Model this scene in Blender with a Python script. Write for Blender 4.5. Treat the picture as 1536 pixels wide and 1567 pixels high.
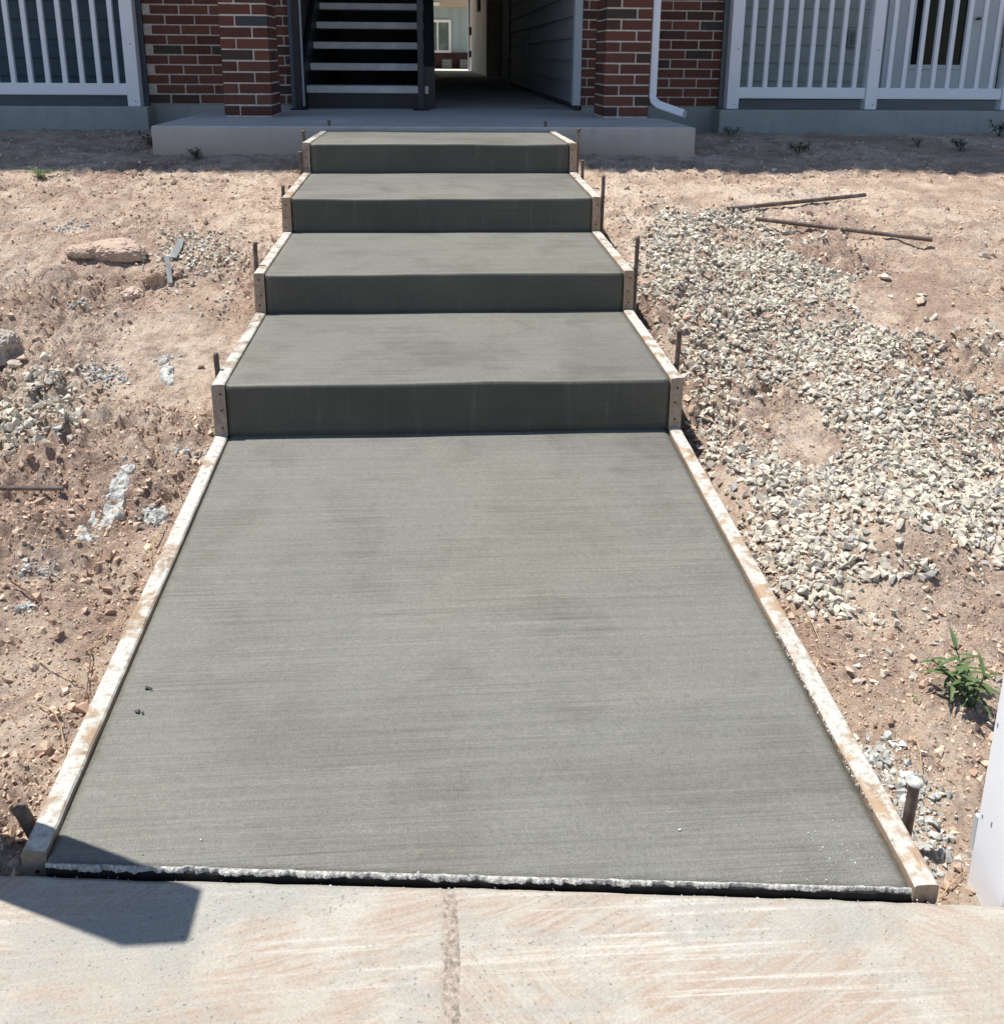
import bpy, bmesh, math, random
import numpy as np
from mathutils import Vector, Matrix, Euler

# ------------------------------------------------------------------ camera, sky, sun, exposure
scene = bpy.context.scene
for o in list(bpy.data.objects):
    bpy.data.objects.remove(o)
COL = scene.collection
CAM = np.array([-0.0468, -2.6175, 1.0097])
YAW, PITCH, ROLL = 0.0713, 0.2905, 0.0080
FPX, PPX, PPY, PW, PH = 1530.0, 768.0, 543.5, 1536.0, 1567.0     # photo pixels


def cam_axes():
    cy, sy, cp, sp = math.cos(YAW), math.sin(YAW), math.cos(PITCH), math.sin(PITCH)
    f = np.array([sy * cp, cy * cp, -sp]); r = np.array([cy, -sy, 0.0]); u = np.cross(r, f)
    cr, sr = math.cos(ROLL), math.sin(ROLL)
    return cr * r + sr * u, -sr * r + cr * u, f


AX = cam_axes()
cd = bpy.data.cameras.new('camera')
cd.sensor_fit = 'HORIZONTAL'; cd.sensor_width = 36.0
cd.lens = 36.0 * FPX / PW
cd.shift_y = (PPY - PH / 2) / PW
cd.clip_start = 0.02; cd.clip_end = 2000
cam = bpy.data.objects.new('camera', cd); COL.objects.link(cam)
m = Matrix(((AX[0][0], AX[1][0], -AX[2][0], CAM[0]), (AX[0][1], AX[1][1], -AX[2][1], CAM[1]),
            (AX[0][2], AX[1][2], -AX[2][2], CAM[2]), (0, 0, 0, 1)))
cam.matrix_world = m
scene.camera = cam

SUN_EL = math.radians(70)
SUN_H = np.array([0.908, -0.418])                      # horizontal direction the light travels
world = bpy.data.worlds.new('World'); scene.world = world; world.use_nodes = True
nt = world.node_tree; nt.nodes.clear()
sky = nt.nodes.new('ShaderNodeTexSky'); sky.sky_type = 'NISHITA'; sky.sun_disc = False
sky.ozone_density = 1.5; sky.dust_density = 0.3; sky.sun_elevation = SUN_EL; sky.sun_rotation = math.atan2(-SUN_H[0], -SUN_H[1])
bg = nt.nodes.new('ShaderNodeBackground'); bg.inputs[1].default_value = 0.108
wo = nt.nodes.new('ShaderNodeOutputWorld')
nt.links.new(sky.outputs[0], bg.inputs[0]); nt.links.new(bg.outputs[0], wo.inputs[0])
sd = bpy.data.lights.new('sun', 'SUN'); sd.energy = 5.0; sd.angle = math.radians(0.53); sd.color = (1.0, 0.955, 0.88)
sun = bpy.data.objects.new('sun', sd); COL.objects.link(sun)
sv = Vector((SUN_H[0] * math.cos(SUN_EL), SUN_H[1] * math.cos(SUN_EL), -math.sin(SUN_EL)))
sun.rotation_euler = sv.to_track_quat('-Z', 'Y').to_euler(); sun.location = (0, 0, 20)
scene.view_settings.view_transform = 'Standard'; scene.view_settings.look = 'None'
scene.view_settings.gamma = 1.0; scene.view_settings.use_curve_mapping = False
scene.view_settings.exposure = 0.42
scene.render.engine = 'CYCLES'

rng = np.random.default_rng(7)
random.seed(7)


# ------------------------------------------------------------------ pixel helpers
def ray(u):
    return ((u[0] - PPX) / FPX) * AX[0] - ((u[1] - PPY) / FPX) * AX[1] + AX[2]


def bk(u, z=None, y=None):
    d = ray(u)
    t = (z - CAM[2]) / d[2] if z is not None else (y - CAM[1]) / d[1]
    return CAM + t * d


def pj(x, y, z):
    P = np.stack([x, y, z], -1) - CAM
    a, b, c = P @ AX[0], P @ AX[1], P @ AX[2]
    c = np.maximum(c, 1e-3)
    return PPX + FPX * a / c, PPY - FPX * b / c


def bkg(u):
    """pixel -> point on the terrain"""
    d = ray(u); t = 0.5
    for _ in range(400):
        p = CAM + t * d
        h = float(hgt(np.array([p[0]]), np.array([p[1]]))[0])
        if p[2] - h < 0.0015: break
        t += max(0.002, (p[2] - h) * 0.6)
    return np.array([p[0], p[1], h])


def inpoly(px, py, poly):
    ins = np.zeros(px.shape, bool); n = len(poly); j = n - 1
    for i in range(n):
        xi, yi = poly[i]; xj, yj = poly[j]
        c = ((yi > py) != (yj > py)) & (px < (xj - xi) * (py - yi) / (yj - yi + 1e-9) + xi)
        ins ^= c; j = i
    return ins


# ------------------------------------------------------------------ noise
TAB = rng.random((8, 256, 256)).astype(np.float64)


def vn(x, y, s=0):
    x = np.asarray(x, float); y = np.asarray(y, float)
    ix = np.floor(x).astype(int); iy = np.floor(y).astype(int)
    fx = x - ix; fy = y - iy
    fx = fx * fx * fx * (fx * (fx * 6 - 15) + 10); fy = fy * fy * fy * (fy * (fy * 6 - 15) + 10)
    T = TAB[s % 8]
    a = T[ix & 255, iy & 255]; b = T[(ix + 1) & 255, iy & 255]
    c = T[ix & 255, (iy + 1) & 255]; d = T[(ix + 1) & 255, (iy + 1) & 255]
    return (a + (b - a) * fx) * (1 - fy) + (c + (d - c) * fx) * fy - 0.5


def fbm(x, y, s=0, o=4, g=0.5):
    r = 0; a = 1.0
    for k in range(o):
        r = r + a * vn(x * 2 ** k + 17.3 * k, y * 2 ** k + 9.1 * k, s + k); a *= g
    return r


def sst(a, b, x):
    t = np.clip((x - a) / (b - a), 0, 1); return t * t * (3 - 2 * t)


# ------------------------------------------------------------------ terrain
W2 = 0.61
ST_Y = [0.0, 0.732, 1.468, 2.199, 3.092]
ST_T = [0.149, 0.301, 0.4556, 0.613]
ST_B = [0.0, 0.1636, 0.316, 0.476]
PORCH = 0.632
KY = [-300, -1.7, -1.45, -0.2, 0, .73, 1.47, 2.2, 2.6, 3.1, 4.6, 6, 300]
KZ = [-.25, -.175, -.155, -.055, -.03, .112, .262, .405, .45, .475, .492, .50, .50]


def ysw(x): return -1.4845 - 0.098 * x


G_A = [(1004, 331), (1120, 331), (1153, 352), (1205, 365), (1235, 395), (1290, 408), (1307, 438), (1290, 462), (1235, 440), (1225, 470), (1240, 500),
       (1310, 510), (1350, 506), (1427, 510), (1455, 540), (1478, 575), (1536, 605), (1640, 650), (1640, 880), (1536, 850), (1480, 830), (1420, 800), (1390, 800), (1330, 770),
       (1290, 700), (1270, 640), (1240, 600), (1180, 580), (1150, 570), (1150, 600), (1120, 620), (1110, 680), (1075, 690), (1045, 640), (1045, 560),
       (1060, 500), (1020, 470), (985, 440), (972, 420), (985, 365)]
G_B = [(1216, 724), (1314, 692), (1436, 773), (1335, 793), (1331, 835), (1436, 891), (1349, 905), (1297, 919), (1290, 947), (1209, 947), (1181, 905),
       (1140, 842), (1115, 790), (1188, 755)]
G_C = [(-120, 590), (0, 581), (62, 569), (103, 581), (131, 616), (137, 637), (119, 666), (47, 672), (0, 681), (-120, 700)]
G_D = [(237, 356), (300, 347), (344, 366), (369, 403), (369, 425), (328, 434), (281, 425), (259, 406), (240, 384)]
# soft mounds (photo pixel, radius m, height m): humps and hollows that show in the photo
G_E = [(1070, 690), (1110, 678), (1150, 700), (1220, 722), (1192, 758), (1118, 794), (1090, 740)]
MOUNDS = [((1240, 650), .16, .05), ((1390, 830), .14, .045), ((1230, 470), .16, .035), ((160, 690), .17, .05), ((40, 830), .14, .04),
          ((150, 800), .08, -.045), ((170, 400), .22, .035), ((60, 620), .2, .03), ((60, 380), .3, .04), ((1380, 350), .3, .03),
          ((200, 870), .1, -.03), ((1480, 470), .25, .04), ((100, 960), .12, .02), ((210, 650), .1, -.03)]
MND = []


def hgt(x, y, fine=True):
    x = np.asarray(x, float); y = np.asarray(y, float)
    h = np.interp(y, KY, KZ)
    # smooth knots a little
    h = 0.5 * h + 0.25 * np.interp(y - .15, KY, KZ) + 0.25 * np.interp(y + .15, KY, KZ)
    ax = np.abs(x)
    far = 1 - sst(6, 12, np.maximum(ax, np.abs(y - 1)))
    amp = sst(.66, 1.05, ax) * (1 - sst(1.3, 2.4, y) * .75) * (1 - .8 * sst(0.25, 0.0, y - ysw(x))) * far
    h = h + amp * (.075 * fbm(x * 1.7 + 3.1, y * 1.7, 0, 2) + .045 * vn(x * 5 + 8, y * 5 + 1, 2))
    for mx, my, mr, mh in MND:
        h = h + mh * np.exp(-((x - mx) ** 2 + (y - my) ** 2) / (mr * mr)) * sst(.66, .8, ax)
    if fine:
        a2 = (.25 + .75 * sst(.655, .72, ax)) * far
        rough = .35 + .9 * sst(-.15, .25, fbm(x * 2.3 + 40, y * 2.3 + 5, 3, 2)) * (1 - .6 * sst(1.2, 2.2, y))
        n1 = vn(x * 17, y * 17, 4); n2 = vn(x * 42, y * 42, 5); n3 = np.abs(vn(x * 95, y * 95, 6))
        h = h + a2 * rough * (.036 * n1 + .034 * n2 + .026 * (n3 - .2))
    # trench beside the forms
    inY = sst(3.2, 3.0, y)
    h = h - inY * np.where(x > 0, .055 * sst(-1.2, -.3, y) + .012, .008) * np.exp(-((ax - .665) / .045) ** 2)
    under = (ax < .648) & (y < 3.09) & (y > -1.75)
    h = np.where(under, h - .22, h)
    h = np.where((ax < .66) & (y < ysw(x) + .055) & (y > -1.75), -.33, h)
    h = np.where((y < ysw(x) - .004) & (y > -3.25), np.minimum(h, -.24), h)
    h = np.where((ax < 1.55) & (y > 3.15) & (y < 26), np.minimum(h, .46), h)
    h = np.where((ax > 1.4) & (y > 4.78) & (y < 26) & (ax < 9), np.minimum(h, .46), h)
    return h


for u, r_, hh in MOUNDS:
    p = bkg(u); MND.append((p[0], p[1], r_, hh))


# ------------------------------------------------------------------ materials
def mat(name, rough=.9, spec=.3):
    M = bpy.data.materials.new(name); M.use_nodes = True
    N = M.node_tree.nodes; L = M.node_tree.links
    B = N['Principled BSDF']; B.inputs['Roughness'].default_value = rough
    B.inputs['Specular IOR Level'].default_value = spec
    return M, N, L, B


def coords(N, L, scale=(1, 1, 1), src='Object', rot=(0, 0, 0)):
    tc = N.new('ShaderNodeTexCoord'); mp = N.new('ShaderNodeMapping')
    mp.inputs['Scale'].default_value = scale; mp.inputs['Rotation'].default_value = rot
    L.new(tc.outputs[src], mp.inputs[0]); return mp.outputs[0]


def worldco(N, L, scale=(1, 1, 1), rot=(0, 0, 0)):
    tc = N.new('ShaderNodeNewGeometry'); mp = N.new('ShaderNodeMapping')
    mp.inputs['Scale'].default_value = scale; mp.inputs['Rotation'].default_value = rot
    L.new(tc.outputs['Position'], mp.inputs[0]); return mp.outputs[0]


def noise(N, L, co, scale, detail=4, rough=.55, dist=0):
    n = N.new('ShaderNodeTexNoise'); n.inputs['Scale'].default_value = scale; n.inputs['Detail'].default_value = detail
    n.inputs['Roughness'].default_value = rough; n.inputs['Distortion'].default_value = dist
    L.new(co, n.inputs['Vector']); return n.outputs['Fac']


def ramp(N, L, fac, stops, interp='LINEAR'):
    r = N.new('ShaderNodeValToRGB'); r.color_ramp.interpolation = interp
    e = r.color_ramp.elements
    while len(e) < len(stops): e.new(0.5)
    for i, (p, c) in enumerate(stops):
        e[i].position = p
        e[i].color = (c, c, c, 1) if isinstance(c, (int, float)) else (*c, 1)
    L.new(fac, r.inputs[0]); return r.outputs[0]


def mix(N, L, fac, a, b, mode='MIX'):
    x = N.new('ShaderNodeMix'); x.data_type = 'RGBA'; x.blend_type = mode; x.clamp_factor = True
    for s, v in ((x.inputs[0], fac), (x.inputs[6], a), (x.inputs[7], b)):
        if isinstance(v, (int, float)): s.default_value = v
        elif isinstance(v, tuple): s.default_value = (*v, 1)
        else: L.new(v, s)
    return x.outputs[2]


def mth(N, L, op, a, b=None):
    x = N.new('ShaderNodeMath'); x.operation = op
    for i, v in enumerate((a, b)):
        if v is None: continue
        if isinstance(v, (int, float)): x.inputs[i].default_value = v
        else: L.new(v, x.inputs[i])
    return x.outputs[0]


def bump(N, L, B, h, strength, dist, prev=None):
    b = N.new('ShaderNodeBump'); b.inputs['Strength'].default_value = strength; b.inputs['Distance'].default_value = dist
    L.new(h, b.inputs['Height'])
    if prev is not None: L.new(prev, b.inputs['Normal'])
    L.new(b.outputs[0], B.inputs['Normal']); return b.outputs[0]


def attr(N, name='col'):
    a = N.new('ShaderNodeAttribute'); a.attribute_name = name; return a.outputs['Color']


MT = {}


def simple(name, col, rough=.8, spec=.3, var=.12, scale=8, bm=0.0, bscale=60, metal=0.0, stretch=(1, 1, 1)):
    M, N, L, B = mat(name, rough, spec)
    co = coords(N, L, stretch)
    n = noise(N, L, co, scale, 5, .6)
    c0 = tuple(c * (1 - var) for c in col); c1 = tuple(min(1, c * (1 + var)) for c in col)
    L.new(ramp(N, L, n, [(.3, c0), (.7, c1)]), B.inputs['Base Color'])
    B.inputs['Metallic'].default_value = metal
    if bm: bump(N, L, B, noise(N, L, co, bscale, 4), bm, .004)
    MT[name] = M; return M


def make_dirt():
    M, N, L, B = mat('dirt', .95, .15)
    co = worldco(N, L)
    tan, red, pale = (.60, .468, .365), (.42, .295, .232), (.70, .58, .47)
    n1 = noise(N, L, co, 1.6, 5, .6, .4); n2 = noise(N, L, co, 9, 6, .65); n3 = noise(N, L, co, 110, 6, .8)
    c = ramp(N, L, n1, [(.36, red), (.50, tan), (.64, pale)])
    c = mix(N, L, ramp(N, L, n2, [(.47, 0.0), (.62, .75)]), c, red)
    c = mix(N, L, ramp(N, L, n2, [(.32, .6), (.44, 0.0)]), c, pale)
    c = mix(N, L, .95, c, ramp(N, L, n3, [(.28, (.24, .23, .22)), (.5, (.5, .5, .5)), (.72, (.72, .72, .71))]), 'OVERLAY')
    n4 = noise(N, L, co, 4.5, 3, .5)
    c = mix(N, L, ramp(N, L, n4, [(.60, 0.0), (.74, .45)]), c, (.54, .51, .45))
    L.new(c, B.inputs['Base Color'])
    vo = N.new('ShaderNodeTexVoronoi'); vo.inputs['Scale'].default_value = 70; vo.inputs['Randomness'].default_value = 1
    wn = N.new('ShaderNodeTexNoise'); wn.inputs['Scale'].default_value = 60; L.new(co, wn.inputs['Vector'])
    ad = N.new('ShaderNodeVectorMath'); ad.operation = 'MULTIPLY_ADD'; L.new(wn.outputs['Color'], ad.inputs[0]); ad.inputs[1].default_value = (.02, .02, .02); L.new(co, ad.inputs[2])
    L.new(ad.outputs[0], vo.inputs['Vector'])
    lump = mth(N, L, 'MULTIPLY', mth(N, L, 'SUBTRACT', 1.0, vo.outputs['Distance']), ramp(N, L, n2, [(.38, .15), (.6, 1.0)]))
    b = bump(N, L, B, lump, .9, .012)
    b = bump(N, L, B, noise(N, L, co, 130, 6, .8), 1.0, .011, b)
    bump(N, L, B, noise(N, L, co, 420, 4, .7), .6, .003, b)
    MT['dirt'] = M


def make_fresh():
    M, N, L, B = mat('fresh_concrete', .6, .35)
    co = worldco(N, L)
    blot = noise(N, L, co, 1.1, 4, .55, .5); mid = noise(N, L, co, 5, 5, .65, .6)
    st = noise(N, L, worldco(N, L, (3.0, 260, 160)), 1, 3, .65)
    st2 = noise(N, L, worldco(N, L, (1.0, 60, 60)), 1, 4, .65, .4)
    gr = noise(N, L, co, 330, 2, .8); gr2 = noise(N, L, co, 95, 4, .7)
    c = ramp(N, L, blot, [(.32, (0.1325, 0.1300, 0.1110)), (.46, (0.1624, 0.1615, 0.1441)), (.58, (0.1748, 0.1723, 0.1491)), (.72, (0.1590, 0.1524, 0.1226))])
    c = mix(N, L, ramp(N, L, mid, [(.48, 0.0), (.75, .5)]), c, (0.1079, 0.1056, 0.0866))
    c = mix(N, L, ramp(N, L, mid, [(.25, .45), (.42, 0.0)]), c, (0.1710, 0.1687, 0.1535))
    patch = ramp(N, L, mid, [(.35, .25), (.6, 1.0)])
    c = mix(N, L, mth(N, L, 'MULTIPLY', patch, .75), c, ramp(N, L, st, [(.25, .30), (.5, .5), (.75, .66)]), 'OVERLAY')
    c = mix(N, L, .28, c, ramp(N, L, st2, [(.28, .34), (.5, .5), (.72, .62)]), 'OVERLAY')
    c = mix(N, L, .5, c, ramp(N, L, gr, [(.25, .22), (.5, .5), (.75, .78)]), 'OVERLAY')
    c = mix(N, L, .4, c, ramp(N, L, gr2, [(.28, .34), (.5, .5), (.72, .64)]), 'OVERLAY')
    sp = noise(N, L, co, 60, 3, .6)
    c = mix(N, L, ramp(N, L, sp, [(.74, 0.0), (.77, .7)]), c, (.07, .07, .06))
    L.new(c, B.inputs['Base Color'])
    L.new(ramp(N, L, mid, [(.3, .72), (.7, .48)]), B.inputs['Roughness'])
    b = bump(N, L, B, st, .4, .0024)
    b = bump(N, L, B, gr, .6, .0016, b)
    bump(N, L, B, noise(N, L, co, 2.5, 2), .25, .02, b)
    MT['fresh'] = M


def make_riser_dark():
    # the riser faces: a darker concrete than the treads, with streaks and small holes
    M, N, L, B = mat('riser_concrete', .5, .4)
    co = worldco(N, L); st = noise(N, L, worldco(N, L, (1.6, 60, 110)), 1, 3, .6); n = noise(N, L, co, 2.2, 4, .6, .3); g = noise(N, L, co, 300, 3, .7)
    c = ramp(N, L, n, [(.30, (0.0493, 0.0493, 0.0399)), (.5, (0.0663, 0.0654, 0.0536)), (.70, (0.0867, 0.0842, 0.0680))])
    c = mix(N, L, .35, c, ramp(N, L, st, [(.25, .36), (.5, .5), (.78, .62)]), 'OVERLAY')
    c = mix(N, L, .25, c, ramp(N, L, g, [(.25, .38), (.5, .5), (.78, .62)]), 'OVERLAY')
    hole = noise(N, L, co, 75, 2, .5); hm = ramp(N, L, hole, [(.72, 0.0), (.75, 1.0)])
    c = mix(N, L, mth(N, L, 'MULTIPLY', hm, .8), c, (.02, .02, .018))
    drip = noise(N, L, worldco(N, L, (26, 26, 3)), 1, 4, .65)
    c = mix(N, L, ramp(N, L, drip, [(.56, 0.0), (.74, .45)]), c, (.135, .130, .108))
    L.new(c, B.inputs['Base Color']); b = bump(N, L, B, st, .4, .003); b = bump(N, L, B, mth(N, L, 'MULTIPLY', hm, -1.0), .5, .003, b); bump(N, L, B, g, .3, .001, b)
    MT['riser_dark'] = M


def make_sidewalk():
    M, N, L, B = mat('sidewalk_concrete', .85, .25)
    co = worldco(N, L)
    # trowel and broom arcs: a different direction in each irregular patch
    wp = N.new('ShaderNodeTexNoise'); wp.inputs['Scale'].default_value = 2.2; wp.inputs['Detail'].default_value = 2
    L.new(co, wp.inputs['Vector'])
    add = N.new('ShaderNodeVectorMath'); add.operation = 'MULTIPLY_ADD'
    L.new(wp.outputs['Color'], add.inputs[0]); add.inputs[1].default_value = (.5, .5, 0); L.new(co, add.inputs[2])
    vo = N.new('ShaderNodeTexVoronoi'); vo.inputs['Scale'].default_value = 2.4; L.new(add.outputs[0], vo.inputs['Vector'])
    sx = N.new('ShaderNodeSeparateColor'); L.new(vo.outputs['Color'], sx.inputs[0])
    ang = mth(N, L, 'MULTIPLY', mth(N, L, 'SUBTRACT', sx.outputs[0], .5), 1.9)
    vr = N.new('ShaderNodeVectorRotate'); vr.rotation_type = 'Z_AXIS'
    add2 = N.new('ShaderNodeVectorMath'); add2.operation = 'MULTIPLY_ADD'
    L.new(wp.outputs['Color'], add2.inputs[0]); add2.inputs[1].default_value = (.12, .12, 0); L.new(co, add2.inputs[2])
    L.new(add2.outputs[0], vr.inputs['Vector']); L.new(ang, vr.inputs['Angle'])
    mp = N.new('ShaderNodeMapping'); mp.inputs['Scale'].default_value = (2.6, 125, 1); L.new(vr.outputs[0], mp.inputs[0])
    st = noise(N, L, mp.outputs[0], 1, 4, .62)
    stx = noise(N, L, worldco(N, L, (1.6, 85, 1), (0, 0, .09)), 1, 4, .7)
    big = noise(N, L, co, 2.7, 4, .6, .6); mid = noise(N, L, co, 8, 5, .65, .5); fin = noise(N, L, co, 260, 4, .7)
    c = ramp(N, L, big, [(.3, (.345, .322, .278)), (.5, (.41, .395, .35)), (.7, (.365, .357, .325))])
    dust = mth(N, L, 'MULTIPLY', ramp(N, L, mid, [(.38, .15), (.56, 1.0)]), ramp(N, L, st, [(.33, .1), (.58, 1.0)]))
    c = mix(N, L, mth(N, L, 'MULTIPLY', dust, .9), c, (.34, .262, .205))
    pale = mth(N, L, 'MULTIPLY', ramp(N, L, stx, [(.52, 0.0), (.66, 1.0)]), ramp(N, L, big, [(.4, .2), (.6, .8)]))
    c = mix(N, L, pale, c, (.52, .503, .46))
    c = mix(N, L, mth(N, L, 'MULTIPLY', ramp(N, L, st, [(.30, 1.0), (.44, 0.0)]), .6), c, (.35, .315, .265))
    gp = noise(N, L, worldco(N, L, (1, 1.6, 1)), 3.6, 5, .65, .8)
    c = mix(N, L, ramp(N, L, gp, [(.49, 0.0), (.63, .85)]), c, (.31, .306, .28))
    sp = noise(N, L, co, 170, 1.5, .5)
    pit = mth(N, L, 'MULTIPLY', ramp(N, L, sp, [(.68, 0.0), (.73, 1.0)]), ramp(N, L, gp, [(.42, .15), (.54, 1.0)]))
    c = mix(N, L, mth(N, L, 'MULTIPLY', pit, .8), c, (.20, .18, .155))
    c = mix(N, L, .5, c, ramp(N, L, fin, [(.27, .30), (.5, .5), (.73, .66)]), 'OVERLAY')
    c = mix(N, L, ramp(N, L, noise(N, L, co, 48, 6, .8), [(.56, 0.0), (.70, .6)]), c, (.27, .25, .215))
    L.new(c, B.inputs['Base Color'])
    b = bump(N, L, B, st, .5, .003)
    b = bump(N, L, B, fin, .3, .0010, b)
    bump(N, L, B, mth(N, L, 'MULTIPLY', pit, -1.0), .5, .003, b)
    MT['sidewalk'] = M


def make_oldcon(name, c0, c1, mud=False):
    M, N, L, B = mat(name, .85, .25)
    co = worldco(N, L)
    n1 = noise(N, L, co, 2.2, 6, .65, .3); n2 = noise(N, L, worldco(N, L, (5, 5, 1.2)), 2, 4, .6); n3 = noise(N, L, co, 180, 4, .7)
    c = ramp(N, L, n1, [(.3, c0), (.7, c1)])
    c = mix(N, L, ramp(N, L, n2, [(.5, 0.0), (.75, .4)]), c, tuple(v * .7 for v in c0))
    c = mix(N, L, .35, c, ramp(N, L, n3, [(.25, .36), (.5, .5), (.75, .62)]), 'OVERLAY')
    if mud:     # soil splashed up from the ground onto the slab edge
        ge = N.new('ShaderNodeNewGeometry'); sp = N.new('ShaderNodeSeparateXYZ'); L.new(ge.outputs['Position'], sp.inputs[0])
        edge = mth(N, L, 'ADD', sp.outputs['Z'], mth(N, L, 'MULTIPLY', n1, .22))
        c = mix(N, L, ramp(N, L, mth(N, L, 'SUBTRACT', edge, .4), [(.20, .8), (.33, 0.0)]), c, (.50, .39, .31))
    L.new(c, B.inputs['Base Color']); bump(N, L, B, n3, .3, .0015)
    MT[name] = M


def make_brick():
    M, N, L, B = mat('brick', .85, .2)
    oi = N.new('ShaderNodeObjectInfo'); co = coords(N, L)
    c = ramp(N, L, oi.outputs['Random'], [(0, (.150, .062, .045)), (.28, (.122, .051, .038)), (.5, (.100, .043, .033)), (.66, (.135, .057, .042)), (.8, (.075, .045, .036)), (.9, (.062, .048, .040)), (.96, (.062, .060, .064))], 'CONSTANT')
    ad = N.new('ShaderNodeVectorMath'); ad.operation = 'ADD'; L.new(co, ad.inputs[0]); L.new(oi.outputs['Location'], ad.inputs[1])
    n = noise(N, L, ad.outputs[0], 22, 5, .65); n2 = noise(N, L, ad.outputs[0], 160, 4, .7)
    c = mix(N, L, .6, c, ramp(N, L, n, [(.25, .34), (.5, .5), (.75, .64)]), 'OVERLAY')
    c = mix(N, L, ramp(N, L, n, [(.62, 0.0), (.75, .35)]), c, (.075, .06, .055))
    L.new(c, B.inputs['Base Color']); bump(N, L, B, n2, .4, .0025)
    MT['brick'] = M


def make_form():
    M, N, L, B = mat('form_wood', .85, .2)
    co = worldco(N, L); oi = N.new('ShaderNodeObjectInfo')
    g = noise(N, L, worldco(N, L, (70, 3, 50)), 1, 4, .6, .6)
    wood = ramp(N, L, g, [(.25, (.30, .17, .085)), (.55, (.44, .28, .15)), (.8, (.50, .34, .20))])
    grey = ramp(N, L, g, [(.25, (.17, .14, .115)), (.7, (.33, .28, .235))])
    wood = mix(N, L, ramp(N, L, oi.outputs['Random'], [(.2, .95), (.8, .5)]), wood, grey)
    ge = N.new('ShaderNodeNewGeometry'); sp = N.new('ShaderNodeSeparateXYZ'); L.new(ge.outputs['True Normal'], sp.inputs[0])
    n = noise(N, L, co, 14, 6, .68, .4); n2 = noise(N, L, co, 90, 5, .7)
    cem = ramp(N, L, n2, [(.28, (.20, .19, .165)), (.42, (.42, .405, .365)), (.58, (.55, .535, .49)), (.8, (.63, .615, .57))])
    # splashed cement on the top edge, streaks lower down
    top = mth(N, L, 'MULTIPLY', ramp(N, L, sp.outputs['Z'], [(.4, .12), (.8, 1.0)]), ramp(N, L, n, [(.40, 0.0), (.50, 1.0)]))
    c = mix(N, L, top, wood, cem)
    L.new(c, B.inputs['Base Color'])
    b = bump(N, L, B, g, .4, .002); b = bump(N, L, B, n, .6, .005, b); bump(N, L, B, n2, .4, .002, b)
    MT['form'] = M


def make_stone():
    M, N, L, B = mat('stone', .9, .2)
    co = worldco(N, L)
    n = noise(N, L, co, 140, 4, .65)
    c = mix(N, L, .55, attr(N), ramp(N, L, n, [(.25, .33), (.5, .5), (.75, .66)]), 'OVERLAY')
    L.new(c, B.inputs['Base Color']); bump(N, L, B, n, .4, .0025); MT['stone'] = M


def make_rust():
    M, N, L, B = mat('steel', .6, .4)
    co = worldco(N, L); n = noise(N, L, co, 60, 5, .7); n2 = noise(N, L, co, 12, 3)
    c = ramp(N, L, n, [(.3, (.075, .055, .045)), (.55, (.13, .095, .08)), (.75, (.20, .15, .125))])
    c = mix(N, L, ramp(N, L, n2, [(.5, 0.0), (.72, .6)]), c, (.30, .28, .26))
    L.new(c, B.inputs['Base Color']); B.inputs['Metallic'].default_value = .35; bump(N, L, B, n, .4, .001); MT['steel'] = M


def make_leaf():
    M, N, L, B = mat('leaf', .55, .35)
    co = worldco(N, L); oi = N.new('ShaderNodeObjectInfo'); n = noise(N, L, co, 70, 3)
    c = ramp(N, L, n, [(.3, (.045, .090, .030)), (.7, (.085, .145, .055))])
    L.new(mix(N, L, mth(N, L, 'MULTIPLY', oi.outputs['Random'], .35), c, (.14, .17, .05)), B.inputs['Base Color'])
    B.inputs['Transmission Weight'].default_value = 0.0
    MT['leaf'] = M


make_dirt(); make_fresh(); make_riser_dark(); make_sidewalk(); make_brick(); make_form(); make_stone(); make_rust(); make_leaf()
make_oldcon('porch', (.40, .39, .37), (.54, .515, .48), True)
make_oldcon('patio', (.27, .295, .285), (.36, .375, .36))
make_oldcon('far_paving', (.50, .47, .40), (.62, .59, .52))
simple('mortar', (.52, .465, .41), .95, .1, .2, 30, .4, 120)
simple('mortar_pier', (.58, .52, .46), .95, .1, .2, 30, .4, 120)
simple('vinyl', (.76, .79, .84), .38, .45, .03, 3)
simple('post_vinyl', (.80, .80, .82), .35, .45, .03, 3)
simple('siding_blue', (.075, .115, .145), .6, .3, .08, 3, .15, 40, stretch=(1, 8, 8))
simple('siding_green', (.36, .40, .385), .6, .3, .06, 3, .15, 40, stretch=(1, 8, 8))
simple('siding_grey', (.36, .38, .42), .6, .3, .08, 3, .15, 40, stretch=(8, 1, 8))
simple('trim_light', (.46, .50, .53), .55, .35, .05, 4)
simple('trim_dark', (.085, .105, .13), .55, .35, .06, 4)
simple('trim_green', (.17, .195, .19), .55, .35, .06, 4)
simple('drywall', (.66, .60, .52), .9, .2, .1, 1.4)
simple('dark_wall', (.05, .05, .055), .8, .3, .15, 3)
simple('stair_steel', (.018, .020, .026), .45, .45, .2, 8)
simple('stair_tread', (.56, .56, .56), .85, .2, .15, 9, .3, 90)
simple('door_paint', (.62, .66, .68), .45, .4, .03, 3)
simple('plastic_grey', (.22, .24, .24), .5, .4, .05, 8)
simple('plastic_dark', (.05, .053, .056), .45, .4, .05, 8)
simple('upper_siding', (.30, .33, .34), .7, .3, .06, 3)
simple('roofing', (.10, .095, .09), .95, .2, .2, 10)
simple('far_siding', (.335, .405, .415), .7, .3, .05, 2)
simple('far_brick', (.10, .045, .038), .9, .2, .35, 9)
simple('far_trim', (.45, .36, .26), .7, .3, .06, 2)
simple('white_paint', (.8, .8, .78), .5, .4, .03, 3)
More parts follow.
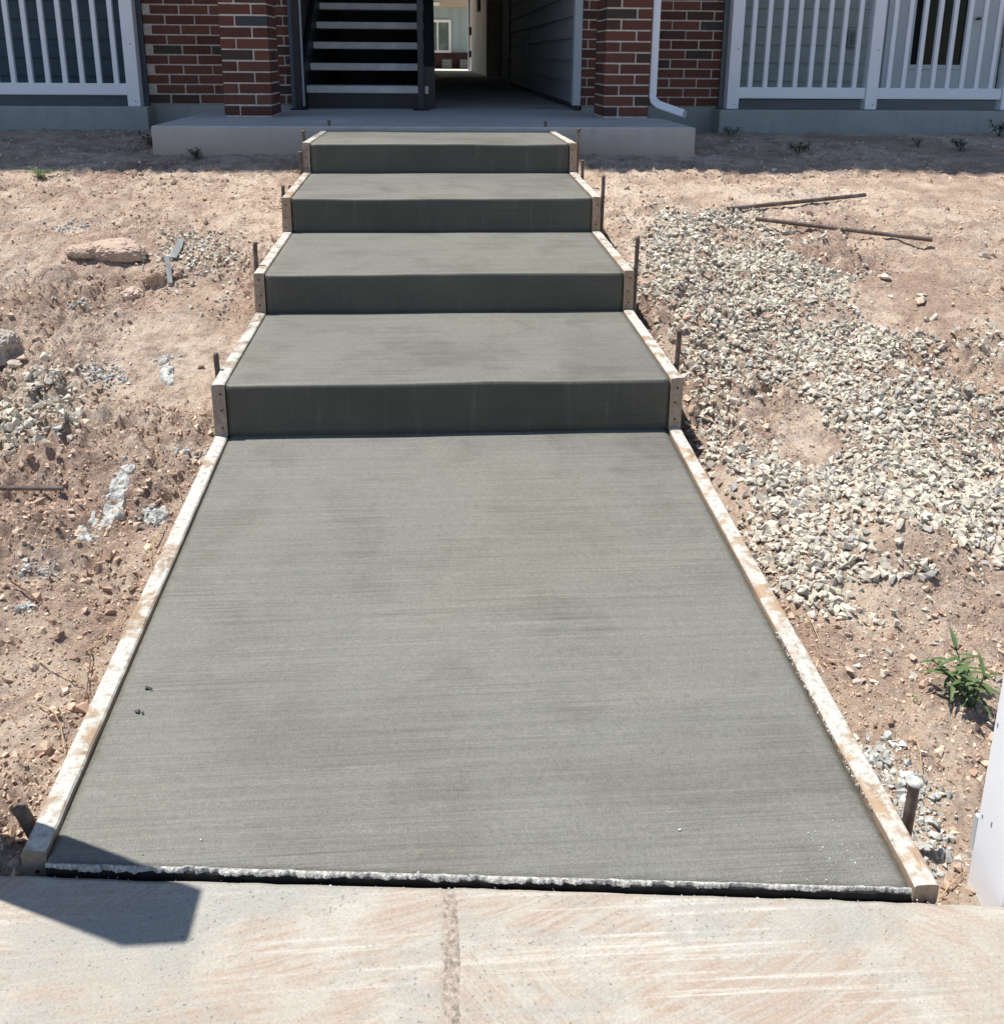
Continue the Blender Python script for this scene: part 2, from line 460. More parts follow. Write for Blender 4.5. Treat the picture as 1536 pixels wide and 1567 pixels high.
simple('straw', (.46, .34, .20), .9, .2, .2, 40)
simple('twig', (.14, .085, .055), .9, .2, .25, 40)
simple('cement_splat', (.46, .46, .43), .9, .2, .4, 70, .9, 190)
simple('crust', (.42, .41, .38), .95, .2, .6, 160, 1.0, 260)
simple('gap_shade', (.018, .017, .016), .9, .2, .2, 40)  # black base colour imitates the shade in the gap before the landing
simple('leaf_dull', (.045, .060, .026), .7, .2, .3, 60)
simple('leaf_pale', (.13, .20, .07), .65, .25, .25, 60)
simple('soil_grey', (.335, .285, .24), .95, .15, .5, 130, 1.0, 260)
simple('wet_clod', (.055, .055, .05), .6, .4, .2, 60)
simple('nail', (.045, .035, .03), .6, .4, .2, 60)
M, N, L, B = mat('glass_dark', .06, .12); B.inputs['Base Color'].default_value = (.012, .014, .016, 1)
L.new(ramp(N, L, noise(N, L, coords(N, L), 1.5, 2), [(.3, (.010, .012, .014)), (.7, (.018, .020, .023))]), B.inputs['Base Color']); MT['glass'] = M
M, N, L, B = mat('glass_far', .08, .5)
L.new(ramp(N, L, noise(N, L, coords(N, L), 2.5, 3), [(.3, (.05, .07, .07)), (.7, (.16, .20, .19))]), B.inputs['Base Color']); MT['glass_far'] = M


# ------------------------------------------------------------------ mesh helpers
class MB:
    def __init__(s): s.v = []; s.f = []; s.n = 0

    def add(s, V, F):
        s.v.append(np.asarray(V, float)); s.f += [tuple(i + s.n for i in f) for f in F]; s.n += len(V); return s

    def box(s, x0, x1, y0, y1, z0, z1):
        V = [(x0, y0, z0), (x1, y0, z0), (x1, y1, z0), (x0, y1, z0), (x0, y0, z1), (x1, y0, z1), (x1, y1, z1), (x0, y1, z1)]
        return s.add(V, [(0, 3, 2, 1), (4, 5, 6, 7), (0, 1, 5, 4), (1, 2, 6, 5), (2, 3, 7, 6), (3, 0, 4, 7)])

    def bbox(s, x0, x1, y0, y1, z0, z1, b):
        bm = bmesh.new(); bmesh.ops.create_cube(bm, size=1)
        for v in bm.verts:
            v.co = Vector(((x0 + x1) / 2 + v.co.x * (x1 - x0), (y0 + y1) / 2 + v.co.y * (y1 - y0), (z0 + z1) / 2 + v.co.z * (z1 - z0)))
        bmesh.ops.bevel(bm, geom=bm.edges[:], offset=b, segments=1, affect='EDGES', profile=.5)
        bm.verts.index_update()
        s.add([v.co[:] for v in bm.verts], [[v.index for v in f.verts] for f in bm.faces]); bm.free(); return s

    def tube(s, pts, rad, n=8, cap=True):
        pts = [Vector(p) for p in pts]; R = rad if isinstance(rad, (list, tuple)) else [rad] * len(pts)
        V = []; F = []
        for i, p in enumerate(pts):
            t = (pts[min(i + 1, len(pts) - 1)] - pts[max(i - 1, 0)]).normalized()
            a = t.cross(Vector((0, 0, 1)) if abs(t.z) < .9 else Vector((1, 0, 0))).normalized(); b = t.cross(a)
            for k in range(n):
                q = 2 * math.pi * k / n
                V.append((p + R[i] * (math.cos(q) * a + math.sin(q) * b))[:])
        for i in range(len(pts) - 1):
            for k in range(n):
                F.append((i * n + k, i * n + (k + 1) % n, (i + 1) * n + (k + 1) % n, (i + 1) * n + k))
        if cap: F.append(tuple(range(n))[::-1]); F.append(tuple((len(pts) - 1) * n + k for k in range(n)))
        return s.add(V, F)

    def mesh(s, name):
        me = bpy.data.meshes.new(name); V = np.concatenate(s.v) if s.v else np.zeros((0, 3))
        me.from_pydata(V.tolist(), [], s.f); me.update(); me.polygons.foreach_set('use_smooth', [False] * len(me.polygons)); return me

    def build(s, name, m, parent=None, smooth=False):
        return link(name, s.mesh(name), m, parent, smooth)


def link(name, me, m, parent=None, smooth=False):
    if m is not None and not me.materials: me.materials.append(MT[m] if isinstance(m, str) else m)
    me.polygons.foreach_set('use_smooth', [bool(smooth)] * len(me.polygons))
    o = bpy.data.objects.new(name, me); COL.objects.link(o)
    if parent is not None: o.parent = parent
    return o


def fast(name, V, F, m, parent=None, smooth=False, col=None):
    """V (n,3), F (m,k) uniform faces"""
    V = np.asarray(V, np.float32); F = np.asarray(F, np.int32); k = F.shape[1]
    me = bpy.data.meshes.new(name)
    me.vertices.add(len(V)); me.vertices.foreach_set('co', V.ravel())
    me.loops.add(F.size); me.loops.foreach_set('vertex_index', F.ravel())
    me.polygons.add(len(F)); me.polygons.foreach_set('loop_start', np.arange(0, F.size, k, dtype=np.int32))
    me.update(calc_edges=True)
    if col is not None:
        a = me.color_attributes.new('col', 'FLOAT_COLOR', 'POINT')
        c4 = np.concatenate([col, np.ones((len(col), 1))], 1).astype(np.float32); a.data.foreach_set('color', c4.ravel())
    return link(name, me, m, parent, smooth)


def tag(o, label=None, cat=None, group=None, kind=None):
    if label: o['label'] = label
    if cat: o['category'] = cat
    if group: o['group'] = group
    if kind: o['kind'] = kind
    return o


def empty(name, loc=(0, 0, 0), parent=None):
    o = bpy.data.objects.new(name, None); o.location = loc; o.empty_display_size = .1; COL.objects.link(o)
    if parent is not None: o.parent = parent
    return o


def hz(x, y): return float(hgt(np.array([x]), np.array([y]))[0])


# ------------------------------------------------------------------ ground
def axis(fine0, fine1, d, lim0, lim1, grow):
    a = list(np.arange(fine0, fine1, d)); s = d; x = a[-1]
    while x < lim1: s *= grow; x += s; a.append(x)
    s = d; x = fine0; b = []
    while x > lim0: s *= grow; x -= s; b.append(x)
    return np.array(b[::-1] + a)


gx = np.concatenate([axis(-1.6, -.649, .0062, -300, -.7, 1.03)])
gx = gx[gx < -.655]
gx = np.concatenate([gx, [-.652, -.647, -.3, .3, .647, .652], -gx[::-1]])
ga = list(np.arange(-1.70, 0.3, .0062)); s_ = .0062
while ga[-1] < 3.4: s_ = min(s_ * 1.006, .02); ga.append(ga[-1] + s_)
while ga[-1] < 300: s_ *= 1.12; ga.append(ga[-1] + s_)
gb = []; s_ = .0085; y_ = -1.70
while y_ > -300: s_ *= 1.15; y_ -= s_; gb.append(y_)
gy = np.array(gb[::-1] + ga)
XX, YY = np.meshgrid(gx, gy)
ZZ = hgt(XX, YY)
nx, ny = len(gx), len(gy)
idx = np.arange(nx * ny).reshape(ny, nx)
Fq = np.stack([idx[:-1, :-1], idx[:-1, 1:], idx[1:, 1:], idx[1:, :-1]], -1).reshape(-1, 4)
tag(fast('ground', np.stack([XX, YY, ZZ], -1).reshape(-1, 3), Fq, 'dirt', smooth=True), kind='structure')


# ------------------------------------------------------------------ pavement across the front
def sidewalk():
    xs = np.unique(np.concatenate([np.linspace(-30, -2, 15), np.linspace(-2, -.08, 70), np.linspace(-.08, .012, 24), np.linspace(.012, 2, 70), np.linspace(2, 30, 15)]))
    ts = np.concatenate([[0, .004, .010, .02], np.arange(.04, 1.62, .04)])
    V = []
    for t in ts:
        y = ysw(np.clip(xs, -8, 8)) - t + .004 * vn(xs * 9, xs * 0 + 3, 1) * (t < .05) + .0025 * vn(xs * 60, xs * 0, 2) * (t < .03)
        z = -.110 - .010 * t + .004 * fbm(xs * 1.5, xs * 0 + t * 2, 3, 2)
        z = z - .006 * np.clip(1 - t / .01, 0, 1)
        gc = -.034
        z = z - .0030 * sst(.0150, .0020, np.abs(xs - gc + .004 * vn(xs * 0 + t * 22, xs * 0, 3))) * (1 - .35 * sst(.10, .0, t))
        V.append(np.stack([xs, y, z], -1))
    n = len(xs); base = V[0].copy(); base[:, 2] = -.235; V = [base] + V
    last = V[-1].copy(); last[:, 2] = -.235; V.append(last)
    I = np.arange(n * len(V)).reshape(len(V), n)
    F = np.stack([I[1:, :-1], I[1:, 1:], I[:-1, 1:], I[:-1, :-1]], -1).reshape(-1, 4)
    return tag(fast('sidewalk', np.concatenate(V), F, 'sidewalk'), kind='structure')


sidewalk()
# dusty soil lying in the control joint
V = []; F = []
ts = np.linspace(0.016, 1.5, 220)
for i, t in enumerate(ts):
    c = -.034
    y = ysw(c) - t; z0 = -.110 - .010 * t + .004 * float(fbm(np.array([c * 1.5]), np.array([t * 2.0]), 3, 2)[0])
    wl = 1 + .55 * float(fbm(np.array([t * 22.0]), np.array([2.0]), 2, 5, .85)[0]); wr = 1 + .55 * float(fbm(np.array([t * 22.0]), np.array([7.0]), 4, 5, .85)[0])
    for dx, dz in ((-.0165 * wl, -.0030), (-.009 * wl, -.0009), (0, -.0016 + .0007 * math.sin(t * 40)), (.009 * wr, -.0009), (.0165 * wr, -.0030)):
        V.append((c + dx, y, z0 + dz + .0006))
    if i: F += [(5 * i + k, 5 * i + k - 5, 5 * i + k - 4, 5 * i + k + 1) for k in range(4)]
tag(fast('joint_dirt', V, F, 'soil_grey', smooth=True), 'reddish soil lying in the pavement control joint', 'soil', kind='stuff')

# ------------------------------------------------------------------ the new walkway
walk = tag(empty('concrete_steps', (0, 0, 0)), 'freshly poured grey concrete walkway of four wide steps with a long lower landing', 'steps')


def landing():
    xs = np.linspace(-W2, W2, 90); vs = np.linspace(0, 1, 110)
    Xg, Vg = np.meshgrid(xs, vs); yf = -1.474 - .098 * Xg
    Yg = yf * (1 - Vg) + .03 * Vg
    Zg = -.1 + .1 * (Yg - yf) / (0 - yf) + .0035 * fbm(Xg * 2.2, Yg * 2.2, 2, 2) + .0008 * vn(Xg * 6, Yg * 90, 4)
    e = np.minimum(np.abs(Xg) * 0 + 1, (W2 - np.abs(Xg)) / .012)
    Zg = Zg - .004 * (1 - np.clip(e, 0, 1)) ** 2 - .005 * (1 - np.clip((Yg - yf) / .014, 0, 1)) ** 2
    V = np.stack([Xg, Yg, Zg], -1).reshape(-1, 3); n = len(xs); mN = len(vs)
    I = np.arange(n * mN).reshape(mN, n)
    F = np.stack([I[:-1, :-1], I[:-1, 1:], I[1:, 1:], I[1:, :-1]], -1).reshape(-1, 4).tolist()
    ring = list(I[0, :]) + list(I[1:, -1]) + list(I[-1, -2::-1]) + list(I[-2:0:-1, 0])
    b0 = len(V); B_ = V[ring].copy(); B_[:, 2] -= .13; V = np.concatenate([V, B_]); k = len(ring)
    F += [(ring[(i + 1) % k], ring[i], b0 + i, b0 + (i + 1) % k) for i in range(k)]
    mb = MB(); mb.add(V, F); return mb.build('landing', 'fresh', walk, True)


landing()


def step(k):
    y0, y1, zb, zt = ST_Y[k], ST_Y[k + 1], ST_B[k], ST_T[k]
    zend = ST_B[k + 1] if k < 3 else .607
    r = .013
    prof = [(.030, zb - .06 - zt), (.0, zb - .012 - zt)] + [(0.0, (zb - zt) * t) for t in (.85, .6, .35)]
    for a in np.linspace(0, math.pi / 2, 6): prof.append((r - r * math.cos(a), -r + r * math.sin(a)))
    for t in np.linspace(0.03, 1, 26): prof.append((r + (y1 - y0 - r) * t, (zend - zt) * t))
    if k < 3: prof.append((y1 - y0 + .025, zend - zt))
    prof.append((prof[-1][0], zb - zt - .06))
    xs = np.linspace(-W2, W2, 80); P = np.array(prof); V = []
    for x in xs:
        nose = np.exp(-(P[:, 0] / .05) ** 2)
        w = fbm(np.array([x * 3.0 + k * 7]), np.array([.5]), k, 3)[0]
        w2 = fbm(np.array([x * 4.0 + k * 5 + 30]), np.array([1.5]), k, 2)[0]
        dz = .0045 * w * nose + .003 * fbm(x * 2.2 + 0 * P[:, 0], (y0 + P[:, 0]) * 2.2 + k, 2, 2)
        dy = .004 * w2 * np.exp(-(P[:, 1] / .07) ** 2) * nose
        V.append(np.stack([np.full(len(P), x), y0 + P[:, 0] + dy, zt + P[:, 1] + dz], -1))
    n = len(P); mN = len(xs); I = np.arange(n * mN).reshape(mN, n)
    F = np.stack([I[:-1, :-1], I[1:, :-1], I[1:, 1:], I[:-1, 1:]], -1).reshape(-1, 4).tolist()
    F += [tuple(I[0, :].tolist()), tuple(I[-1, ::-1].tolist())]
    mb = MB(); mb.add(np.concatenate(V), F); o = mb.build('step', 'fresh', walk, True)
    o.data.materials.append(MT['riser_dark'])
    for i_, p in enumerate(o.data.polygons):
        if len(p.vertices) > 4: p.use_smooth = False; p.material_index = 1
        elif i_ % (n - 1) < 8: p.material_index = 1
    return o


for k in range(4): step(k)

# ------------------------------------------------------------------ timber forms
BT = .035


def form_board(side, y0, y1, z0, z1, depth, label, nails=True):
    n = 46; mb = MB(); V = []; sg = 1 if side > 0 else -1
    xi, xo = W2 + .0035, W2 + .0035 + BT
    for i in range(n):
        t = i / (n - 1); y = y0 + (y1 - y0) * t; z = z0 + (z1 - z0) * t
        w = .0016 * vn(np.array([y * 5.0 + sg * 9]), np.array([z0 * 50]), 1)[0]
        d = .003 * fbm(np.array([y * 26]), np.array([sg * 4.0 + z0 * 9]), 2, 2)[0]
        d2 = .003 * fbm(np.array([y * 26]), np.array([sg * 4.0 + 7 + z0 * 9]), 3, 2)[0]
        c = .003
        for (a, b) in ((xi, -depth), (xi, -c + d), (xi + c, d), (xi + BT / 2, .001 + (d + d2) / 2), (xo - c, d2), (xo, -c + d2), (xo, -depth)):
            V.append((sg * (a + w), y, z + b))
    q = 7; F = []
    for i in range(n - 1):
        for k in range(q):
            a, b, c_, d_ = i * q + k, i * q + (k + 1) % q, (i + 1) * q + (k + 1) % q, (i + 1) * q + k
            F.append((a, b, c_, d_) if sg > 0 else (d_, c_, b, a))
    F.append(tuple(range(q))[::-1] if sg > 0 else tuple(range(q))); e = (n - 1) * q
    F.append(tuple(e + k for k in range(q)) if sg > 0 else tuple(e + k for k in range(q))[::-1])
    mb.add(V, F); o = mb.build('form_board', 'form')
    o.data.validate()
    tag(o, label, 'board', 'timber form boards along the new concrete')
    if nails:
        for j in range(3):
            nx_ = sg * (xi + BT * random.uniform(.3, .7)); nz = z0 - .028 - j * .045 + random.uniform(-.008, .008)
            MB().tube([(nx_, y0 + .004, nz), (nx_, y0 - .0015, nz)], .0032, 7).build('nail', 'nail', o)
    return o


SIDE = {-1: 'boulder side', 1: 'gravel side'}
ORD = ['lowest step', 'second step up', 'third step up', 'top step at the porch']
for sg in (-1, 1):
    yf = ysw(sg * .63) + (.022 if sg < 0 else .010)
    form_board(sg, yf, -.004, -.1 + .006, .006, .12,
               'long timber form board edging the lower landing on the ' + SIDE[sg], True)
    for k in range(4):
        zend = ST_B[k + 1] if k < 3 else .607
        z0 = ST_T[k]; y1 = ST_Y[k + 1] - .005; y0 = ST_Y[k] - .003
        form_board(sg, y0, y1, z0 + .004, zend + .005, min(.175, z0 - ST_B[k] + .035 - .006) - .014 if k else .148 - .0,
                   'short timber form board edging the %s on the %s' % (ORD[k], SIDE[sg]))

# thin front board with dried cement crust, blackened to read as a shaded gap
n = 700; V = []; F = []
for i in range(n):
    x = -W2 + .002 + (2 * W2 - .004) * i / (n - 1); y = -1.474 - .098 * x - .002
    a = fbm(np.array([x * 45]), np.array([1.0]), 1, 3)[0]; b = fbm(np.array([x * 60]), np.array([5.0]), 2, 3)[0]
    th = .0050 + .003 * b
    for dy, dz in ((0, -.13), (0, -.004), (-.0015, -.004), (-th * .6, -.004), (-th, -.005), (-th + .0005, -.009), (-th * .5, -.02), (-th * .5, -.13)):
        V.append((x, y + dy, -.1 + dz))
    if i: F += [(8 * i + k - 8, 8 * i + k - 7, 8 * i + k + 1, 8 * i + k) for k in range(7)]
fb = fast('front_board', V, F, 'gap_shade'); fb.data.flip_normals()
tag(fb, 'thin front board closing the bottom of the landing, coloured black for the shade in the gap', 'board')
V = []; F = []
for i in range(n):
    x = -W2 + .002 + (2 * W2 - .004) * i / (n - 1); y = -1.474 - .098 * x - .002
    a = fbm(np.array([x * 22]), np.array([1.0]), 1, 5, .75)[0]; b = fbm(np.array([x * 30]), np.array([5.0]), 2, 5, .8)[0]
    th = max(.0010, (.0038 + .0046 * b) * (1 + 1.1 * float(vn(np.array([x * 6.0]), np.array([3.3]), 6)[0]))); q = .0015 + .003 * a
    for dy, dz in ((.001, -.004), (.0005, .001), (-th * .4, .001 + q), (-th, q * .6), (-th - .0006, -.004 - .004 * max(0, a))): V.append((x, y + dy, -.1 + dz))
    if i: F += [(5 * i + k - 5, 5 * i + k - 4, 5 * i + k + 1, 5 * i + k) for k in range(4)]
cr = fast('cement_crust', V, F, 'crust', fb); cr.data.flip_normals(); cr.data.polygons.foreach_set('use_smooth', [True] * len(cr.data.polygons))

# ------------------------------------------------------------------ steel stakes
STK = [((1037, 505), .04, 1, 1), ((966, 362), .77, 1, 0), ((920, 268), 1.51, 1, 0), ((879, 197), 2.26, 1, 1), ((882, 245), 2.10, 1, 1),
       ((325, 540), .04, -1, 0), ((388, 370), .77, -1, 0), ((433, 283), 1.5, -1, 0), ((458, 200), 2.26, -1, 1), ((455, 232), 2.1, -1, 1)]
WH = ['at the lowest step', 'at the second step up', 'at the third step up', 'at the corner of the top step', 'just below the top step']


def stake(x, y, zt, label, head=True, lean=(0, 0), rad=.0082, zb=None):
    zb = zb if zb is not None else hz(x, y) - .1
    L_ = zt - zb; dx, dy = lean
    f = lambda z: (x - dx * (zt - z), y - dy * (zt - z), z)
    o = MB().tube([f(zb), f(zb + L_ * .5), f(zt - .008), f(zt)], [rad, rad, rad * .98, rad * .93], 12).build('steel_stake', 'steel', None, True)
    if head:
        MB().tube([f(zt - .007), f(zt - .004), f(zt - .0005), f(zt + .002)], [rad * .95, rad * 1.5, rad * 1.6, rad * 1.15], 12).build('hammered_head', 'cement_splat' if head == 2 else 'steel', o, True)
    for p in o.data.polygons:
        if len(p.vertices) > 4: p.use_smooth = False
    return tag(o, label, 'stake', 'steel form stakes')


for i, (u, y, sg, hd) in enumerate(STK):
    if sg < 0 or i == 0: y += .085
    p = bk(u, y=y); x = sg * .6625 if sg > 0 else -.6575
    stake(x, y, p[2], 'rusty steel stake %s on the %s' % (WH[i % 5], SIDE[sg]), bool(hd), (random.uniform(-.03, .03), random.uniform(-.02, .02)), .0078)
p = bkg((1400, 1302)); pt = bk((1405, 1195), y=p[1])
stake(.667, p[1], pt[2], 'steel stake with a cement coated mushroomed head near the white fence post', 2, (0.02, 0.0), .0085)
pt = bk((10, 1236), y=-1.335); stake(-.672, -1.335, pt[2] + .0, 'leaning grey steel stake at the lower end of the landing', False, (-.32, .0), .0105, zb=pt[2] - .20)

# ------------------------------------------------------------------ apartment building
bld = tag(empty('apartment_building', (0, 4.9, .6)), 'apartment building with red brick bays, blue and grey lap siding and a central breezeway', 'building')
bld_off = np.array([0, 4.9, .6])


def bpart(mb, name, m, parent=bld, smooth=False):
    o = mb.build(name, m, parent, smooth)
    if parent is bld: o.location = tuple(-bld_off)
    return o


BL, BH, BD, MJ = .1935, .0575, .09, .0097
CO = BH + MJ


def brick_mesh(L_, D_):
    return MB().bbox(-L_ / 2, L_ / 2, -D_ / 2, D_ / 2, -BH / 2, BH / 2, .0028).mesh('brick')


BM = {}


def put_brick(parent, cx, cy, cz, L_, D_=BD, rz=0):
    key = (round(L_, 3), round(D_, 3))
    if key not in BM:
        BM[key] = brick_mesh(*key); BM[key].polygons.foreach_set('use_smooth', [False] * len(BM[key].polygons)); BM[key].materials.append(MT['brick'])
    o = bpy.data.objects.new('brick', BM[key]); COL.objects.link(o); o.parent = parent
    o.location = (cx + random.uniform(-.0012, .0012), cy + random.uniform(-.0016, .0016), cz + random.uniform(-.001, .001))
    o.rotation_euler = (random.uniform(-.006, .006), 0, rz + random.uniform(-.004, .004))
    return o


def brick_wall(x0, x1, y, zb, nc, phase):
    core = MB().box(x0 + .001, x1 - .001, y + .0045, y + BD + .02, zb - .002, zb + nc * CO)
    w = bpart(core, 'brick_wall', 'mortar')
    mod = BL + MJ
    for c in range(nc):
        xs = x0 - mod + phase + (mod / 2 if c % 2 else 0) + random.uniform(-.004, .004)
        while xs < x1:
            a, b = max(xs, x0), min(xs + BL, x1)
            if b - a > .03: put_brick(w, (a + b) / 2, y + BD / 2, zb + c * CO + BH / 2 + .001, b - a)
            xs += mod
    return w


brick_wall(-2.045, -1.04, 4.9, .672, 22, .158)
brick_wall(1.055, 2.08, 4.9, .668, 22, .05)


def brick_pier(x0, x1, y0, y1, zb, nc):
    core = MB().box(x0 + .0045, x1 - .0045, y0 + .0045, y1 - .0045, zb, zb + nc * CO + .01)
    w = bpart(core, 'brick_pier', 'mortar_pier')
    Wd = x1 - x0; half = Wd - BL - MJ
    for c in range(nc):
        z = zb + MJ + c * CO + BH / 2
        lens = (half, BL) if c % 2 == 0 else (BL, half)
        put_brick(w, x0 + lens[0] / 2, y0 + BD / 2, z, lens[0]); put_brick(w, x1 - lens[1] / 2, y0 + BD / 2, z, lens[1])
        put_brick(w, x0 + lens[1] / 2, y1 - BD / 2, z, lens[1]); put_brick(w, x1 - lens[0] / 2, y1 - BD / 2, z, lens[0])
        yi0, yi1 = y0 + BD + MJ, y1 - BD - MJ
        put_brick(w, x0 + BD / 2, (yi0 + yi1) / 2, z, yi1 - yi0, BD, math.pi / 2)
        put_brick(w, x1 - BD / 2, (yi0 + yi1) / 2, z, yi1 - yi0, BD, math.pi / 2)
    return w


brick_pier(-1.337, -1.042, 3.95, 4.34, PORCH, 23)
brick_pier(1.072, 1.367, 4.0, 4.39, PORCH, 23)


def siding_wall(name, m, x0, x1, y, zb, n, exp, corefrom=.012, axis_='x', face=-1):
    """lap boards, each an object; axis_ 'x' = wall facing -Y, 'y' = wall in YZ plane facing -X at x"""
    if axis_ == 'x':
        core = MB().box(x0, x1, y + .014, y + .10, zb, zb + n * exp)
        w = bpart(core, name, m); Lb = x1 - x0
        me = MB().add([(0, -.018, -.004), (Lb, -.018, -.004), (Lb, .012, -.004), (0, .012, -.004), (0, .003, exp + .012), (Lb, .003, exp + .012), (Lb, .012, exp + .012), (0, .012, exp + .012)],
                      [(0, 3, 2, 1), (4, 5, 6, 7), (0, 1, 5, 4), (1, 2, 6, 5), (2, 3, 7, 6), (3, 0, 4, 7)]).mesh('siding_board')
    else:
        # wall plane x = y argument, running x0..x1 in Y
        core = MB().box(y + .014, y + .10, x0, x1, zb, zb + n * exp)
        w = bpart(core, name, m); Lb = x1 - x0
        me = MB().add([(-.018, 0, -.004), (.012, 0, -.004), (.012, Lb, -.004), (-.018, Lb, -.004), (.003, 0, exp + .012), (.012, 0, exp + .012), (.012, Lb, exp + .012), (.003, Lb, exp + .012)],
                      [(0, 3, 2, 1), (4, 5, 6, 7), (0, 1, 5, 4), (1, 2, 6, 5), (2, 3, 7, 6), (3, 0, 4, 7)]).mesh('siding_board')
    me.materials.append(MT[m])
    for i in range(n):
        o = bpy.data.objects.new('siding_board', me); COL.objects.link(o); o.parent = w
        o.location = (x0, y, zb + i * exp) if axis_ == 'x' else (y, x0, zb + i * exp)
    return w


PZ = .655
siding_wall('siding_wall', 'siding_blue', -8.5, -2.0, 6.7, .668, 17, .1555)
siding_wall('siding_wall', 'siding_green', 2.05, 3.98, 6.7, .665, 17, .157)
siding_wall('siding_wall', 'siding_green', 5.22, 8.5, 6.7, .665, 17, .157)
siding_wall('breezeway_wall', 'siding_grey', 4.99, 11.6, 1.06, .672, 16, .161, axis_='y')
# corner trims
for nm, m, b in (('corner_trim', 'trim_dark', (-2.10, -2.047, 4.885, 6.69, .668, 3.3)), ('corner_trim', 'trim_green', (2.083, 2.125, 4.885, 6.69, .66, 3.3)),
                 ('corner_trim', 'trim_light', (.995, 1.052, 4.893, 4.988, .668, 3.3)), ('corner_trim', 'trim_dark', (-1.037, -.985, 4.86, 4.985, .635, 3.3))):
    bpart(MB().bbox(*b, .003), nm, m)
# ragged black flashing below the breezeway siding
mb = MB()
y_ = 4.99
while y_ < 8.5:
    w_ = random.uniform(.02, .07); mb.box(1.045 - random.uniform(0, .012), 1.07, y_, y_ + w_ * .7, random.uniform(.634, .652), .674); y_ += w_
for q in range(3): mb.box(1.0 + .017 * q, 1.012 + .017 * q, 4.90, 4.97, .636 + random.uniform(0, .012), .668)
bpart(mb, 'flashing', 'plastic_dark')
# deeper breezeway: recessed entry, plastered wall with meter boxes, far jamb
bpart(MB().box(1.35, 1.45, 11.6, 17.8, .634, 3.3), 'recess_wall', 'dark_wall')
bpart(MB().bbox(1.02, 1.08, 11.6, 11.66, .634, 3.3, .003), 'corner_trim', 'trim_dark')
bpart(MB().box(1.06, 1.35, 17.8, 26, .634, 3.3), 'plaster_wall', 'drywall')
bpart(MB().bbox(1.0, 1.08, 25.9, 26.05, .634, 3.3, .003), 'jamb_trim', 'siding_grey')
for (y0, y1, z0, z1) in ((20.2, 20.9, 1.95, 2.35), (25.1, 25.5, 1.55, 1.75), (25.3, 25.55, .98, 1.15)):
    bpart(MB().bbox(.995, 1.062, y0, y1, z0, z1, .006), 'wall_box', 'plastic_dark')
bpart(MB().bbox(1.028, 1.05, 9.1, 9.14, .98, 1.32, .004), 'door_handle', 'plastic_grey')
# cores, foundation, upper storeys, roof
bpart(MB().box(-2.03, -1.06, 5.01, 6.72, .50, 3.3).box(-8.6, -1.06, 6.82, 18.5, .5, 3.3), 'wall_core', 'dark_wall')  # left core cut short, an added opening that lights the plaster wall
bpart(MB().box(1.17, 2.07, 5.01, 6.72, .50, 3.3).box(1.46, 8.6, 6.82, 26, .5, 3.3), 'wall_core', 'dark_wall')
bpart(MB().box(-2.04, -1.045, 4.915, 5.005, .40, .668), 'foundation', 'patio'); bpart(MB().box(1.065, 2.07, 4.915, 5.005, .40, .664), 'foundation', 'patio')
bpart(MB().box(-8.6, 8.6, 4.75, 26, 3.3, 10.9), 'upper_storeys', 'upper_siding')
bpart(MB().box(-1.45, 1.45, 3.93, 4.748, 2.95, 3.3), 'porch_beam', 'upper_siding')
rf = MB(); NX0, NX1 = -4.10, -2.73  # unseen eave, with a notch added so sun reaches the top step
rf.box(-9, NX0, 4.17, 4.60, 10.95, 11.1).box(NX1, 9, 4.17, 4.60, 10.95, 11.1).box(-9, 9, 4.605, 26.8, 10.905, 11.1)
rf.add([(-9, 4.9, 11.105), (9, 4.9, 11.105), (9, 26.8, 11.105), (-9, 26.8, 11.105), (-9, 15.8, 13.5), (9, 15.8, 13.5)], [(0, 1, 5, 4), (3, 4, 5, 2), (0, 4, 3), (1, 2, 5), (0, 3, 2, 1)])
bpart(rf, 'roof', 'roofing')
# left breezeway wall hidden behind the stair, stopped short to let sky light in
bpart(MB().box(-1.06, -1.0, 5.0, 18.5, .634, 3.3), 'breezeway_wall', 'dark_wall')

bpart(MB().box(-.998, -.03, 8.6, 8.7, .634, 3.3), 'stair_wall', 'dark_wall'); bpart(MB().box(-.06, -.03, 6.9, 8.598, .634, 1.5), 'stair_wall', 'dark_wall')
# patio door with glass
dr = bpart(MB().bbox(3.99, 5.21, 6.70, 6.76, .66, 2.75, .004), 'door_frame', 'door_paint')
dl = MB().box(4.10, 4.347, 6.672, 6.70, .68, 2.65).box(4.83, 5.10, 6.672, 6.70, .68, 2.65).box(4.347, 4.83, 6.672, 6.70, .68, .968).box(4.347, 4.83, 6.672, 6.70, 2.45, 2.65).build('door', 'door_paint', dr)
MB().box(4.30, 4.345, 6.655, 6.671, .93, 2.5).box(4.832, 4.875, 6.655, 6.671, .93, 2.5).box(4.345, 4.832, 6.655, 6.671, .93, .967).build('glass_frame', 'door_paint', dr)
MB().box(4.347, 4.83, 6.682, 6.692, .968, 2.45).build('glass', 'glass', dr)
MB().tube([(4.98, 6.672, 1.38), (4.98, 6.62, 1.38), (4.90, 6.615, 1.37)], .012, 8).build('handle', 'plastic_dark', dr)
ob = bpart(MB().bbox(3.735, 3.85, 6.66, 6.692, 1.11, 1.265, .006), 'outlet_cover', 'plastic_grey')
MB().bbox(3.765, 3.82, 6.652, 6.6595, 1.14, 1.24, .004).build('lid', 'trim_green', ob)

# downspout on the pier with its kicked-out elbow
sx0, sx1, sy0, sy1 = 1.371, 1.42, 4.02, 4.085


